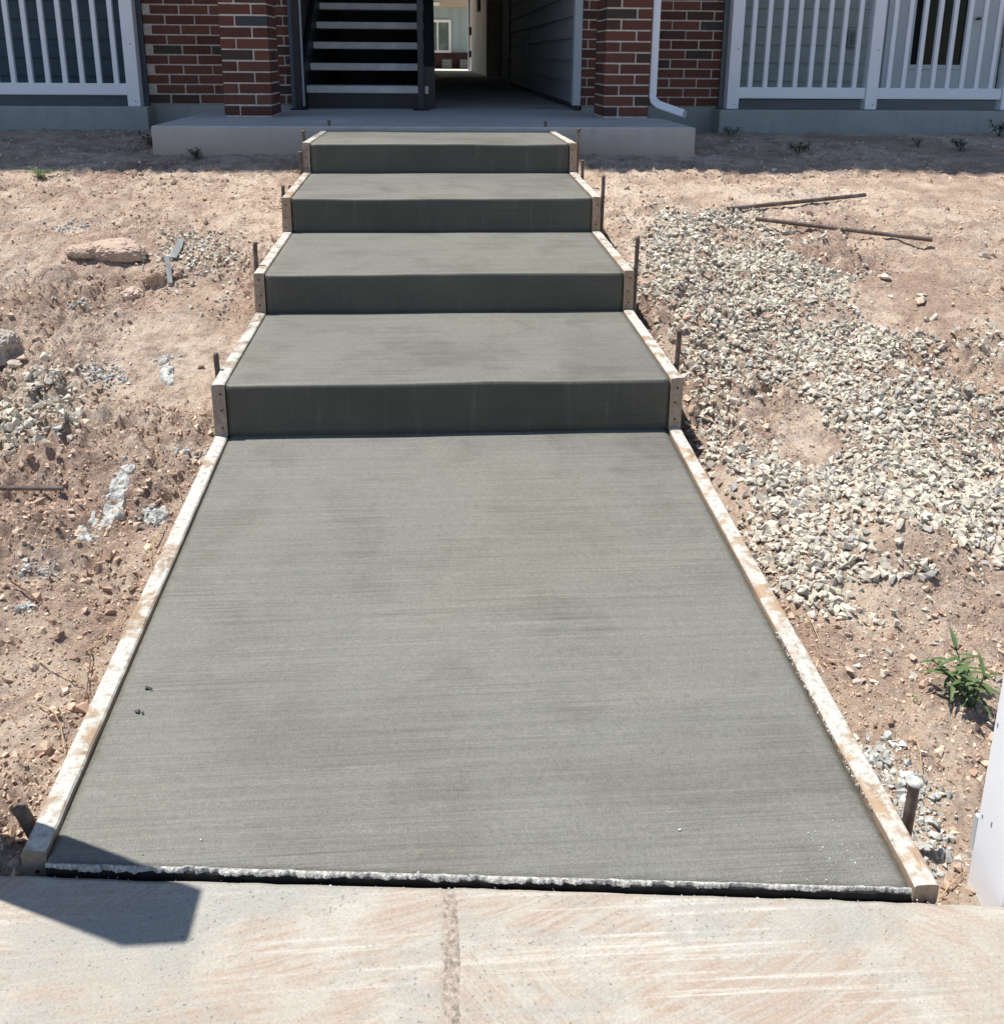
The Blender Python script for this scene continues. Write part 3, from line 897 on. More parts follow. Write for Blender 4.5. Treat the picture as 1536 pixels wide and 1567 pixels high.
def sweep_rect(path, w, d):
    """path of (x,y,z); rectangular section"""
    V = []; F = []
    P = [Vector(p) for p in path]
    for i, p in enumerate(P):
        t = (P[min(i + 1, len(P) - 1)] - P[max(i - 1, 0)]).normalized()
        yv = Vector((0, 1, 0)); yv = (yv - t * yv.dot(t)).normalized(); xv = yv.cross(t)
        for a, b in ((-1, -1), (-.8, -1.0), (.8, -1), (1, -.8), (1, .8), (.8, 1), (-.8, 1), (-1, .8)):
            V.append((p + xv * a * w / 2 + yv * b * d / 2)[:])
        if i: F += [(8 * i - 8 + k, 8 * i - 8 + (k + 1) % 8, 8 * i + (k + 1) % 8, 8 * i + k) for k in range(8)]
    return MB().add(V, F)


ds = sweep_rect([(1.397, 4.055, 3.3), (1.397, 4.055, .80), (1.3975, 4.052, .765), (1.41, 4.04, .735), (1.445, 4.01, .712), (1.50, 3.97, .694), (1.588, 3.91, .664)], .05, .066)
bpart(ds, 'downspout', 'vinyl')
# ------------------------------------------------------------------ porch and patios
V = MB(); V.bbox(-1.575, 1.455, 3.1, 4.905, .38, PORCH, .008); V.box(-1.0, 1.34, 4.906, 26, .38, PORCH)
tag(V.build('porch', 'porch'), kind='structure')
tag(MB().bbox(-8.6, -2.015, 4.71, 6.695, .40, PZ, .007).build('patio', 'patio'), kind='structure')
tag(MB().bbox(2.045, 8.6, 4.71, 6.695, .40, PZ - .004, .007).build('patio', 'patio'), kind='structure')
for i, (x, y) in enumerate(((-.61, 3.13), (.60, 3.13))):
    z = PORCH
    o = MB().tube([(x, y, z - .01), (x, y, z + .022)], .007, 8).tube([(x, y, z + .022), (x, y, z + .03)], .012, 6).build('anchor_bolt', 'steel')
    tag(o, 'small dark anchor bolt on the porch edge beside the top step, %s' % ('staircase side' if x < 0 else 'downspout side'), 'bolt', 'anchor bolts on the porch edge')


# ------------------------------------------------------------------ patio railings
def railing(posts, label, spacing, x_first):
    root = tag(empty('patio_railing', (posts[0], 4.80, PZ)), label, 'railing')
    ox, oy, oz = posts[0], 4.80, PZ

    def part(mb, nm, m='vinyl', par=root): return mb.build(nm, m, par)
    for x in posts:
        p = part(MB().bbox(x - ox - .044, x - ox + .044, -.044, .044, 0, 1.15, .004), 'post')
        MB().bbox(x - ox - .052, x - ox + .052, -.052, .052, 1.15, 1.175, .006).build('post_cap', 'vinyl', p)
        for z in (.035, .42):
            MB().tube([(x - ox + .012, -.0435, z), (x - ox + .012, -.046, z)], .0055, 8).build('screw', 'plastic_grey', p)
    bmesh_ = MB().bbox(-.0165, .0165, -.0165, .0165, 0, .86, .003).mesh('baluster'); bmesh_.materials.append(MT['vinyl'])
    for a, b in zip(posts[:-1], posts[1:]):
        lo, hi = min(a, b) + .044, max(a, b) - .044
        part(MB().bbox(lo - ox, hi - ox, -.026, .026, .075, .155, .004), 'bottom_rail')
        part(MB().bbox(lo - ox, hi - ox, -.028, .028, 1.0, 1.08, .004), 'top_rail')
        n_ = int((hi - lo) / spacing); off = ((hi - lo) - (n_ - 1) * spacing) / 2
        for i in range(n_):
            o = bpy.data.objects.new('baluster', bmesh_); COL.objects.link(o); o.parent = root
            o.location = (lo + off + i * spacing - ox, 0, .148)
    return root


railing([-2.115, -3.16, -4.2, -5.2], 'white patio railing in front of the dark blue siding', .116, 0)
railing([2.15, 3.185, 4.225, 5.3], 'white patio railing in front of the pale door and grey siding', .1115, 0)

# ------------------------------------------------------------------ breezeway stair
stair = tag(empty('staircase', (-.5, 5.0, PORCH)), 'dark steel staircase with pale treads rising inside the breezeway', 'staircase')
so = np.array([-.5, 5.0, PORCH])


def spart(mb, nm, m, par=stair):
    o = mb.build(nm, m, par)
    if par is stair: o.location = tuple(-so)
    return o


RISE, RUN, NT = .1575, .285, 16
tm = MB().bbox(0, .86, 0, .29, -.052, 0, .004).mesh('tread'); tm.materials.append(MT['stair_tread'])
for i in range(NT):
    o = bpy.data.objects.new('tread', tm); COL.objects.link(o); o.parent = stair
    o.location = (-.952 - so[0], 5.05 + i * RUN - so[1], .795 + i * RISE - so[2])
for x0, x1 in ((-.985, -.955), (-.09, -.012)):
    y0, z0 = 5.02, PORCH + .002; y1 = y0 + NT * RUN; z1 = z0 + NT * RISE
    mb = MB().add([(x0, y0, z0), (x1, y0, z0), (x1, y0 + .22, z0), (x0, y0 + .22, z0), (x0, y0, z0 + .30), (x1, y0, z0 + .30), (x1, y1, z1 + .30), (x0, y1, z1 + .30), (x1, y1, z1), (x0, y1, z1)],
                  [(0, 3, 2, 1), (0, 1, 5, 4), (4, 5, 6, 7), (7, 6, 8, 9), (9, 8, 2, 3), (1, 2, 8, 6, 5), (0, 4, 7, 9, 3)])
    spart(mb, 'stringer', 'stair_steel')
tr = [(-.235 + .017 * math.cos(a) + .008 * math.sin(a), 5.05 + RUN - .0012, .795 + RISE - .026 + .02 * math.sin(a)) for a in np.linspace(0, 6.283, 17)]
spart(MB().tube(tr, .0026, 5, False), 'chalk_mark', 'white_paint')
spart(MB().box(-.95, -.092, 5.085, 5.10, PORCH + .002, .742), 'kick_plate', 'stair_steel')
bm_ = MB().bbox(-.012, .012, -.004, .004, -.055, 0, .002).mesh('tread_bracket'); bm_.materials.append(MT['stair_tread'])
for i in range(7):
    o = bpy.data.objects.new('tread_bracket', bm_); COL.objects.link(o); o.parent = stair
    o.location = (-.072 - so[0], 5.014 + i * RUN - so[1], .797 + i * RISE - so[2])
for x in (-.985, -.113):
    p = spart(MB().bbox(x - .022, x + .022, 4.84, 4.884, PORCH + .006, 1.75, .003), 'newel_post', 'stair_steel')
    MB().bbox(x - .06, x + .06, 4.80, 4.92, PORCH + .001, PORCH + .008, .002).build('base_plate', 'stair_steel', p)
    spart(MB().tube([(x, 4.86, 1.74), (x, 5.1, 1.78), (x, 5.1 + NT * RUN, 1.78 + NT * RISE)], .02, 8), 'handrail', 'stair_steel')
# leaning grey board between the left newel and the stair
o = MB().bbox(-.972, -.958, 4.95, 4.99, PORCH + .02, 1.9, .003).build('trim_strip', 'trim_light')
tag(o, 'narrow pale trim strip standing beside the stair stringer', 'trim strip')

# ------------------------------------------------------------------ what shows through the breezeway
tag(MB().box(-14, 14, 26.9, 32.9, .46, .60).build('path', 'far_paving'), kind='structure')
nb = tag(empty('neighbour_building', (0, 33, .5)), 'pale blue board and batten building seen through the breezeway', 'building')


def npart(mb, nm, m, par=nb):
    o = mb.build(nm, m, par)
    if par is nb: o.location = (0, -33, -.5)
    return o


npart(MB().box(-12, 12, 33.02, 36, 1.13, 6), 'siding', 'far_siding')
npart(MB().box(-12, 12, 32.97, 36, .45, 1.13), 'brick_base', 'far_brick')
npart(MB().box(-12, 12, 32.6, 33.015, 2.57, 2.95), 'balcony_edge', 'far_trim')
npart(MB().bbox(.04, .30, 32.57, 32.6, 2.62, 2.72, .005), 'porch_light', 'white_paint')
for i in range(13):
    x = -1.6 + i * .37
    npart(MB().box(x - .02, x + .02, 32.995, 33.019, 1.135, 2.565), 'batten', 'far_siding')
win = npart(MB().box(-.55, -.47, 32.96, 32.994, 1.12, 2.19).box(.60, .68, 32.96, 32.994, 1.12, 2.19).box(-.469, .599, 32.96, 32.994, 2.10, 2.19).box(-.469, .599, 32.96, 32.994, 1.12, 1.20), 'window', 'white_paint')
MB().box(.20, .25, 32.965, 32.992, 1.20, 2.10).build('mullion', 'white_paint', win)
MB().box(-.469, .20, 32.975, 32.985, 1.20, 2.10).build('pane', 'glass_far', win)
MB().box(.25, .599, 32.975, 32.985, 1.20, 2.10).build('pane', 'glass_far', win)
for i, x in enumerate((.52, 1.12)):
    u = tag(empty('air_conditioner', (x, 32.5, .6)), ('dark air conditioning unit under the far window' if i == 0 else 'dark air conditioning unit against the far brick base, past the window'), 'air conditioner', 'air conditioning units behind the breezeway')
    MB().bbox(-.17, .17, -.16, .16, 0, .33, .01).build('cabinet', 'plastic_dark', u)
    for k in range(6): MB().box(-.15, .15, -.168, -.161, .03 + k * .047, .05 + k * .047).build('louvre', 'plastic_grey', u)

# ------------------------------------------------------------------ the white gate posts by the pavement
PT = .09


def gate_post(x, y, h, zb, label):
    root = tag(empty('fence_post', (x, y, zb)), label, 'post')
    MB().bbox(-PT / 2, PT / 2, -PT / 2, PT / 2, 0, h, .004).build('shaft', 'post_vinyl', root)
    for k in range(10):
        z = random.uniform(.05, .6); yy = random.uniform(-.035, .035)
        MB().bbox(-PT / 2 - .0008, -PT / 2 + .001, yy - .0012, yy + .0012, z, z + random.uniform(.006, .011), .0004).build('scuff', 'plastic_grey', root)
    return root


gate_post(.778, -1.513, 1.36, -.26, 'white vinyl fence post standing at the edge of the pavement beside the weed')
gate_post(-.782, -1.344, 1.24, -.26, 'white vinyl fence post standing past the leaning stake, its shadow falling on the pavement')
tag(MB().bbox(.775, .81, -1.41, -1.398, -.22, -.10, .002).build('wooden_offcut', 'trim_light'), 'small grey board offcut upright in the soil behind the white post', 'board')


# ------------------------------------------------------------------ stones
def hull_proto(npt, squash, angular, seed):
    r = np.random.default_rng(seed)
    P = r.normal(size=(npt, 3)); P /= np.linalg.norm(P, axis=1)[:, None]
    P *= r.uniform(1 - angular, 1, size=(npt, 1)); P *= np.array([1, r.uniform(.6, .95), r.uniform(*squash)])
    bm = bmesh.new()
    for p in P: bm.verts.new(p)
    res = bmesh.ops.convex_hull(bm, input=bm.verts[:])
    for v in [v for v in bm.verts if not v.link_faces]: bm.verts.remove(v)
    bmesh.ops.triangulate(bm, faces=bm.faces[:]); bmesh.ops.recalc_face_normals(bm, faces=bm.faces[:])
    bm.verts.index_update()
    V = np.array([v.co[:] for v in bm.verts]); F = np.array([[v.index for v in f.verts] for f in bm.faces]); bm.free()
    return V, F


ANG = [hull_proto(9, (.5, .8), .30, 100 + i) for i in range(40)]
RND = [hull_proto(9, (.55, .9), .25, 300 + i) for i in range(24)]


def rotm(e):
    cx, sx, cy, sy, cz, sz = np.cos(e[:, 0]), np.sin(e[:, 0]), np.cos(e[:, 1]), np.sin(e[:, 1]), np.cos(e[:, 2]), np.sin(e[:, 2])
    R = np.empty((len(e), 3, 3))
    R[:, 0, 0] = cy * cz; R[:, 0, 1] = sx * sy * cz - cx * sz; R[:, 0, 2] = cx * sy * cz + sx * sz
    R[:, 1, 0] = cy * sz; R[:, 1, 1] = sx * sy * sz + cx * cz; R[:, 1, 2] = cx * sy * sz - sx * cz
    R[:, 2, 0] = -sy; R[:, 2, 1] = sx * cy; R[:, 2, 2] = cx * cy
    return R


def scatter(name, pos, size, cols, protos, m, tilt=.5, label=None, cat=None):
    n = len(pos); which = rng.integers(0, len(protos), n)
    e = np.stack([rng.normal(0, tilt, n), rng.normal(0, tilt, n), rng.uniform(0, 6.283, n)], -1); R = rotm(e)
    VV, FF, CC = [], [], []; off = 0
    for k, (V, F) in enumerate(protos):
        ids = np.where(which == k)[0]
        if not len(ids): continue
        W = np.einsum('nij,vj->nvi', R[ids], V) * size[ids][:, None, None] + pos[ids][:, None, :]
        nv = len(V); VV.append(W.reshape(-1, 3))
        FF.append((F[None] + (off + np.arange(len(ids)) * nv)[:, None, None]).reshape(-1, 3))
        CC.append(np.repeat(cols[ids], nv, 0)); off += len(ids) * nv
    return tag(fast(name, np.concatenate(VV), np.concatenate(FF), m, col=np.concatenate(CC)), label, cat, kind='stuff')


def stone_cols(n):
    base = np.array([[.56, .515, .425], [.52, .48, .40], [.60, .56, .475], [.45, .425, .37], [.53, .44, .36], [.37, .365, .355], [.43, .385, .32]])
    p = np.array([.30, .22, .16, .14, .09, .04, .05]); c = base[rng.choice(len(base), n, p=p)]
    return c * rng.uniform(.82, 1.12, (n, 1))


def gravel(name, polys, x0, x1, y0, y1, dens, smin, smax, label, stray=.03, lift=.009, jit=9):
    n = int((x1 - x0) * (y1 - y0) * dens); x = rng.uniform(x0, x1, n); y = rng.uniform(y0, y1, n); z = hgt(x, y, False)
    px, py = pj(x, y, z)
    jj = np.where(rng.random(n) < .30, 3.6, 1.0); jit = jit * jj
    jx = px + jit * 2 * fbm(x * 9, y * 9, 1, 3) * 2 + rng.normal(0, jit * .8, n); jy = py + jit * 2 * fbm(x * 9 + 50, y * 9, 2, 3) * 2 + rng.normal(0, jit * .6, n)
    ins = np.zeros(n, bool)
    for p in polys: ins |= inpoly(jx, jy, p)
    hole = fbm(x * 3.2 + 11, y * 3.2 + 4, 5, 2) > .30
    keep = (ins & ~(hole & (rng.random(n) < .75))) | (rng.random(n) < stray * (fbm(x * 2.0, y * 2.0 + 9, 6, 2) > -.05))
    keep &= (np.abs(x) > .675) & (y > ysw(x) + .03)
    x, y, ins = x[keep], y[keep], ins[keep]; n = len(x)
    s = (smin + (smax - smin) * rng.random(n) ** 1.7) * np.where(ins, 1, .62) / 2
    z = hgt(x, y) + s * .12 + np.where(ins, rng.uniform(0, lift, n), 0)
    return scatter(name, np.stack([x, y, z], -1), s * 1.12, stone_cols(n), ANG, 'stone', .55, label, 'gravel')


gravel('gravel', [G_A, G_B, G_E], .66, 2.6, -1.05, 1.9, 9800, .008, .037, 'broad spread of pale crushed gravel beside the steps', .055)
gravel('gravel', [G_C], -1.9, -.68, -.6, .6, 4600, .013, .042, 'heap of pale crushed gravel below the rough grey rock', .004, .022, 6)
gravel('gravel', [G_D], -1.7, -.68, .4, 1.7, 4200, .010, .032, 'small patch of pale gravel around the bent grey strip', .012, .008, 8)


# soil clods and grit
def clods(n, x0, x1, y0, y1, smin, smax, pw, name, label, cols, thr=-.1):
    x = rng.uniform(x0, x1, n); y = rng.uniform(y0, y1, n)
    dist = np.hypot(x - CAM[0], y - CAM[1])
    keep = (np.abs(x) > .67) & (y > ysw(x) + .012) & (rng.random(n) < np.clip(1.7 / dist, 0, 1) ** 1.6)
    keep &= fbm(x * 2.3 + 40, y * 2.3 + 5, 3, 2) + rng.normal(0, .16, n) > thr
    keep &= (y < 3.08) | (np.abs(x) > 1.6)
    px, py = pj(x, y, hgt(x, y, False)); keep &= (px > -260) & (px < 1800)
    x, y = x[keep], y[keep]; n = len(x); u = rng.random(n)
    s = (smin + (smax - smin) * u ** pw) / 2
    z = hgt(x, y) + s * .15
    c = cols[rng.integers(0, len(cols), n)] * rng.uniform(.75, 1.15, (n, 1))
    return scatter(name, np.stack([x, y, z], -1), s, c, RND, 'stone', .8, label, 'soil')


SOIL = np.array([[.56, .42, .315], [.43, .295, .22], [.64, .51, .39], [.50, .365, .275]])
clods(230000, -3.2, 3.9, -1.55, 4.6, .005, .030, 3.6, 'soil_clods', 'loose crumbs and clods of reddish soil', SOIL)
clods(420000, -2.6, 3.2, -1.55, 3.0, .0035, .012, 2.0, 'soil_crumbs', 'fine crumbs of reddish soil', SOIL, -.27)
clods(26000, -2.8, 3.4, -1.5, 2.6, .012, .048, 3.2, 'soil_lumps', 'bigger lumps of reddish soil', SOIL * .97, .06)
CEM = np.array([[.46, .46, .43], [.56, .555, .52], [.36, .36, .34]])


# grey cement spill: crumbs around chosen spots
def crumbs(spots, name, label, cols, smin, smax, m='stone', lift=.0):
    P, S = [], []
    for u, rad, n in spots:
        c = bkg(u); a = rng.uniform(0, 6.283, n); r = rad * np.sqrt(rng.random(n)) * (1 + .3 * rng.normal(size=n))
        x = c[0] + r * np.cos(a) * 1.3; y = c[1] + r * np.sin(a)
        k = np.abs(x) > .665; x, y = x[k], y[k]
        s = (smin + (smax - smin) * rng.random(len(x)) ** 2.2) / 2
        P.append(np.stack([x, y, hgt(x, y) + s * .2 + lift], -1)); S.append(s)
    P = np.concatenate(P); S = np.concatenate(S); c = cols[rng.integers(0, len(cols), len(P))] * rng.uniform(.8, 1.15, (len(P), 1))
    return scatter(name, P, S, c, RND, m, .8, label, 'rubble')


crumbs([((155, 575), .06, 260), ((115, 458), .06, 120), ((110, 348), .08, 140), ((290, 700), .035, 110), ((235, 790), .035, 90), ((75, 870), .02, 20),
        ((40, 870), .02, 20), ((40, 932), .02, 26), ((255, 550), .025, 24), ((350, 460), .025, 20), ((1345, 1160), .045, 150), ((1375, 1210), .055, 200), ((1385, 1260), .045, 110), ((1420, 1300), .04, 60)],
       'cement_crumbs', 'grey cement crumbs spilled on the soil', CEM, .006, .026)


# bigger rocks, one object each
def rock(u, size, label, col, seed, squash=(.4, .7), flat=1.0, sub=2, lumpy=False):
    bm = bmesh.new()
    if lumpy: bmesh.ops.create_icosphere(bm, subdivisions=5, radius=1)
    else:
        V, F = hull_proto(14, (.6, .85), .35, seed); vs = [bm.verts.new(v) for v in V]
        for f in F: bm.faces.new([vs[i] for i in f])
        bmesh.ops.bevel(bm, geom=bm.edges[:], offset=.06, segments=1, affect='EDGES')
        bmesh.ops.triangulate(bm, faces=bm.faces[:])
        for _ in range(sub): bmesh.ops.subdivide_edges(bm, edges=bm.edges[:], cuts=1, use_grid_fill=True)
    mx = max(size); q3 = np.array([v.co[:] for v in bm.verts]) * (np.array(size) / mx)
    X3, Y3, Z3 = q3[:, 0], q3[:, 1], q3[:, 2]
    nn = lambda f, o_: (fbm(X3 * f + seed, Y3 * f + 3, seed, o_) + fbm(Y3 * f + 11, Z3 * f + seed, seed + 2, o_) + fbm(Z3 * f + 5, X3 * f + seed, seed + 4, o_)) / 1.8
    k_ = 1 + .30 * nn(1.6, 2) + .16 * nn(5, 3) if not lumpy else 1 + .45 * nn(1.7, 2) + .22 * nn(4, 3) + .16 * np.abs(nn(9, 4)) + .08 * nn(20, 3)
    for v, kk in zip(bm.verts, k_): v.co = v.co * float(kk)
    me = bpy.data.meshes.new('rock'); bm.to_mesh(me); bm.free()
    a = me.color_attributes.new('col', 'FLOAT_COLOR', 'POINT'); a.data.foreach_set('color', list((*col, 1)) * len(me.vertices))
    o = link('rock', me, 'stone', None, False); p = bkg(u)
    o.scale = (size[0] / 2, size[1] / 2, size[2] / 2); o.location = (p[0], p[1], p[2] + size[2] * .18); o.rotation_euler = (.1, .08, seed * 1.7)
    return tag(o, label, 'rock', 'rocks lying on the soil')


TAN = (.47, .36, .285)
rr = rock((172, 388), (.25, .17, .08), 'broad flat tan boulder bedded in the soil, the biggest rock', TAN, 3, (.5, .7), lumpy=True); rr.rotation_euler = (.05, .05, .25)
rr = rock((130, 388), (.13, .10, .055), 'tan rock butted against the end of the flat boulder', TAN, 5, lumpy=True); rr.rotation_euler = (0, 0, .2)
rock((238, 432), (.115, .085, .08), 'knobbly brown rock touching the bent grey strip', (.44, .33, .25), 8, lumpy=True)
rock((268, 424), (.07, .05, .05), 'reddish stone right beside the bent grey strip', (.42, .29, .22), 9)
rock((203, 456), (.10, .07, .05), 'pale tan rock in front of the flat boulder', (.56, .44, .35), 12, lumpy=True)
rock((4, 548), (.15, .13, .13), 'rough dark grey rock above the gravel heap', (.38, .33, .29), 14, lumpy=True)
rock((22, 560), (.05, .04, .04), 'small pale stone under the rough dark grey rock', (.55, .48, .40), 15)
rock((303, 658), (.05, .045, .035), 'pale stone beside the foot of the lowest step', (.58, .48, .38), 16)
rock((308, 562), (.032, .028, .026), 'small brown stone near the stake at the lowest step', (.40, .27, .19), 17)
rock((1353, 428), (.085, .06, .05), 'pale squarish rock on the bare soil past the gravel', (.58, .50, .42), 18)
rock((1408, 463), (.11, .07, .055), 'long tan rock below the pale squarish rock', (.52, .40, .31), 19)
rock((1505, 392), (.06, .045, .04), 'lone cream stone past the ends of the steel bars', (.62, .56, .46), 20)
rock((1052, 488), (.07, .05, .045), 'reddish rock at the gravel edge by the second stake', (.44, .31, .25), 21)
rock((1184, 261), (.04, .03, .03), 'small white stone at the edge of the building shadow', (.66, .62, .55), 22)
rock((203, 903), (.028, .022, .02), 'dark brown clod beside the landing form board', (.22, .15, .11), 24)
rock((1422, 918), (.026, .02, .018), 'angular cream stone on the bare reddish soil', (.60, .53, .44), 25)
rock((1312, 1020), (.024, .02, .016), 'smooth pale stone lying above the cement crumbs', (.62, .57, .50), 26)
rock((1298, 1025), (.028, .02, .016), 'pinkish flat stone touching the smooth pale stone', (.54, .41, .33), 27)
rock((1310, 1046), (.026, .022, .018), 'pinkish grey stone below the smooth pale stone', (.50, .41, .35), 28)
rock((80, 953), (.032, .024, .022), 'brown clod at the end of the dark twig', (.33, .23, .17), 29)
rock((92, 975), (.028, .026, .024), 'round dark brown clod below the dark twig', (.26, .18, .13), 30)


# steel bars lying on the soil
def bar(u0, u1, rad, label, lift=.012):
    a, b = bkg(u0), bkg(u1); n = 90; V = []; F = []
    a = Vector(a); b = Vector(b); t = (b - a).normalized(); s_ = t.cross(Vector((0, 0, 1))).normalized(); w = s_.cross(t); q = 10
    top = max(hz(*(a.lerp(b, i / 30))[:2]) - a.lerp(b, i / 30).z for i in range(31))
    for i in range(n):
        p = a.lerp(b, i / (n - 1)) + Vector((0, 0, lift + max(0, top) * .7)); r = rad * ((1.12 if i % 2 else .92) if rad < .008 else (1.03 if i % 2 else .99))
        for k in range(q):
            g = 2 * math.pi * k / q; V.append((p + r * (math.cos(g) * s_ + math.sin(g) * w))[:])
        if i: F += [(i * q - q + k, i * q - q + (k + 1) % q, i * q + (k + 1) % q, i * q + k) for k in range(q)]
    F += [tuple(range(q))[::-1], tuple((n - 1) * q + k for k in range(q))]
    return tag(MB().add(V, F).build('steel_bar', 'steel', None, False), label, 'steel bar', 'steel bars lying on the soil')


bar((1113, 325), (1323, 303), .0095, 'rusty steel bar lying at the top edge of the gravel nearer the building')
bar((1155, 346), (1425, 379), .0095, 'rusty steel bar running from the gravel out over bare soil')
bar((-60, 755), (98, 755), .0065, 'ribbed steel bar on the soil near the white cement spill')


# bent grey strips
def strip(pix, w, label, lift):
    P = [Vector(bkg(u)) + Vector((0, 0, l)) for u, l in zip(pix, lift)]; V = []; F = []
    for i, p in enumerate(P):
        t = (P[min(i + 1, len(P) - 1)] - P[max(i - 1, 0)]).normalized(); s_ = t.cross(Vector((0, 0, 1))).normalized(); k = math.sin(i) * .3
        e = s_ * w / 2 + Vector((0, 0, k * w / 2))
        V += [(p - e)[:], (p + e)[:], (p + e + Vector((0, 0, .003)))[:], (p - e + Vector((0, 0, .003)))[:]]
        if i: F += [(4 * i - 4 + a, 4 * i - 4 + (a + 1) % 4, 4 * i + (a + 1) % 4, 4 * i + a) for a in range(4)]
    F += [(3, 2, 1, 0), tuple(4 * (len(P) - 1) + a for a in range(4))]
    return tag(MB().add(V, F).build('metal_strip', 'plastic_grey'), label, 'strip')


strip([(277, 370), (274, 382), (269, 392), (265, 399)], .026, 'wide grey strip lying flat on the small gravel patch', (.012, .014, .016, .012))
strip([(250, 404), (256, 412), (259, 424), (261, 438)], .018, 'bent narrow grey strip leaning over the knobbly brown rock', (.02, .05, .05, .012))


# cement spill with a crusted outline
def splat(poly, label, th=.006, d=.0035):
    W_ = [bkg(u) for u in poly]; P = [(w[0], w[1]) for w in W_]
    x0, x1 = min(p[0] for p in P) - .02, max(p[0] for p in P) + .02; y0, y1 = min(p[1] for p in P) - .02, max(p[1] for p in P) + .02
    xs = np.arange(x0, x1, d); ys = np.arange(y0, y1, d); X, Y = np.meshgrid(xs, ys)
    J = inpoly(X + .03 * fbm(X * 45, Y * 45, 1, 4), Y + .03 * fbm(X * 45 + 9, Y * 45, 2, 4), P) & (fbm(X * 70, Y * 70 + 3, 5, 3) < .22)
    soft = J.astype(float)
    for _ in range(2): soft = (soft + np.roll(soft, 1, 0) + np.roll(soft, -1, 0) + np.roll(soft, 1, 1) + np.roll(soft, -1, 1)) / 5
    Z = hgt(X, Y, False) * .5 + hgt(X, Y) * .5 + (th + .012 * np.abs(fbm(X * 40, Y * 40, 4, 3))) * sst(.2, .8, soft) - .012 * (1 - sst(.1, .45, soft)) + .001
    I = np.arange(X.size).reshape(X.shape); F = np.stack([I[:-1, :-1], I[:-1, 1:], I[1:, 1:], I[1:, :-1]], -1).reshape(-1, 4)
    kp = (soft[:-1, :-1] > .04).ravel(); F = F[kp]
    used = np.unique(F); mp = -np.ones(X.size, int); mp[used] = np.arange(len(used))
    V = np.stack([X, Y, Z], -1).reshape(-1, 3)[used]
    return tag(fast('cement_spill', V, mp[F], 'cement_splat', smooth=False), label, 'cement spill', 'dried cement spills')


z8 = lambda L_: [(a / 3.2, 640 + b / 3.2) for a, b in L_]
splat(z8([(600, 210), (655, 225), (640, 320), (610, 390), (580, 490), (510, 530), (480, 590), (430, 605), (380, 585), (410, 520), (495, 460), (535, 400), (510, 350), (555, 300)]),
      'long dried splash of pale cement running down the hollow in the soil')
splat(z8([(700, 440), (800, 430), (830, 500), (790, 530), (730, 510)]), 'small crusty cement spill beside the landing form board')
splat([(1318, 1150), (1345, 1160), (1360, 1195), (1375, 1240), (1372, 1280), (1350, 1250), (1335, 1200)], 'crumbly cement spill around the mushroomed stake', .004)
splat([(246, 548), (262, 545), (266, 588), (250, 592)], 'flattened white cement splash on the open soil', .004)


# ------------------------------------------------------------------ plants
def leaf_mesh(mb, base, d, up, L_, w, droop, fold=.25):
    d = Vector(d).normalized(); side = d.cross(Vector(up)).normalized(); upv = side.cross(d).normalized(); V = []; F = []; n = 6
    for i in range(n + 1):
        t = i / n; ww = w * math.sin(math.pi * min(1, .08 + t * .92)) ** .8 * (1 - .25 * t)
        c = Vector(base) + d * L_ * t + upv * (-droop * L_ * t * t)
        V += [(c - side * ww / 2 + upv * fold * ww / 2)[:], c[:], (c + side * ww / 2 + upv * fold * ww / 2)[:]]
        if i: j = 3 * i; F += [(j - 3, j - 2, j + 1, j), (j - 2, j - 1, j + 2, j + 1)]
    mb.add(V, F)


def weed(p, h, nl, L_, w, label, seed, spread=.3, stems=1, lean=(0, 0), lm='leaf'):
    random.seed(seed); root = tag(empty('weed', p), label, 'weed', 'green weeds in the soil')
    for s_ in range(stems):
        az0 = random.uniform(0, 6.28); sp = spread * (0 if s_ == 0 else 1)
        tip = Vector((lean[0] + math.cos(az0) * sp * h, lean[1] + math.sin(az0) * sp * h, h * random.uniform(.8, 1)))
        pts = [Vector((0, 0, -.02)), tip * .5 + Vector((0, 0, .1 * h)), tip]
        MB().tube([q[:] for q in pts], [.0028 * h / .1, .0022 * h / .1, .001], 6).build('stem', lm, root, True)
        for i in range(nl):
            t = .35 + .65 * (i / max(1, nl - 1)); az = az0 + i * 2.4 + random.uniform(-.3, .3); el = random.uniform(-.15, .45) + .5 * (t > .9)
            c = pts[1].lerp(pts[2], max(0, (t - .5) * 2)) if t > .5 else pts[0].lerp(pts[1], t * 2)
            mb = MB(); leaf_mesh(mb, c, (math.cos(az) * math.cos(el), math.sin(az) * math.cos(el), math.sin(el)), (0, 0, 1), L_ * random.uniform(.7, 1.1), w * random.uniform(.8, 1.1), random.uniform(.15, .5))
            mb.build('leaf', lm, root, True)
    return root


p = bkg((1490, 1080)); weed((p[0], p[1], p[2]), .088, 10, .046, .0100, 'bushy green weed with narrow pointed leaves behind the white post', 4, .62, 6, (-.018, .03))
WE = [((63, 272), 'small pale green weed at the edge of the building shadow', .05, 9), ((103, 275), 'tiny pale green weed beside the other at the shadow edge', .03, 6), ((228, 222), 'dark weed clump against the porch slab corner', .07, 10),
      ((303, 242), 'low dark weed in the shade before the porch slab', .05, 10), ((374, 232), 'thin weed growing up the porch slab face', .08, 6), ((1118, 207), 'dark weed at the joint of patio slab and foundation', .06, 9),
      ((1222, 234), 'rounded dark weed alone in the shaded soil before the patio', .06, 12), ((1470, 228), 'spreading dark weed in the shade under the pale door', .06, 10), ((1528, 205), 'tall dark weed against the patio slab end', .09, 8), ((1405, 222), 'small dark weed in shade between patio and sunlit soil', .04, 7),
      ((1402, 1075), 'tiny green sprout on the reddish soil near the bushy weed', .012, 5)]
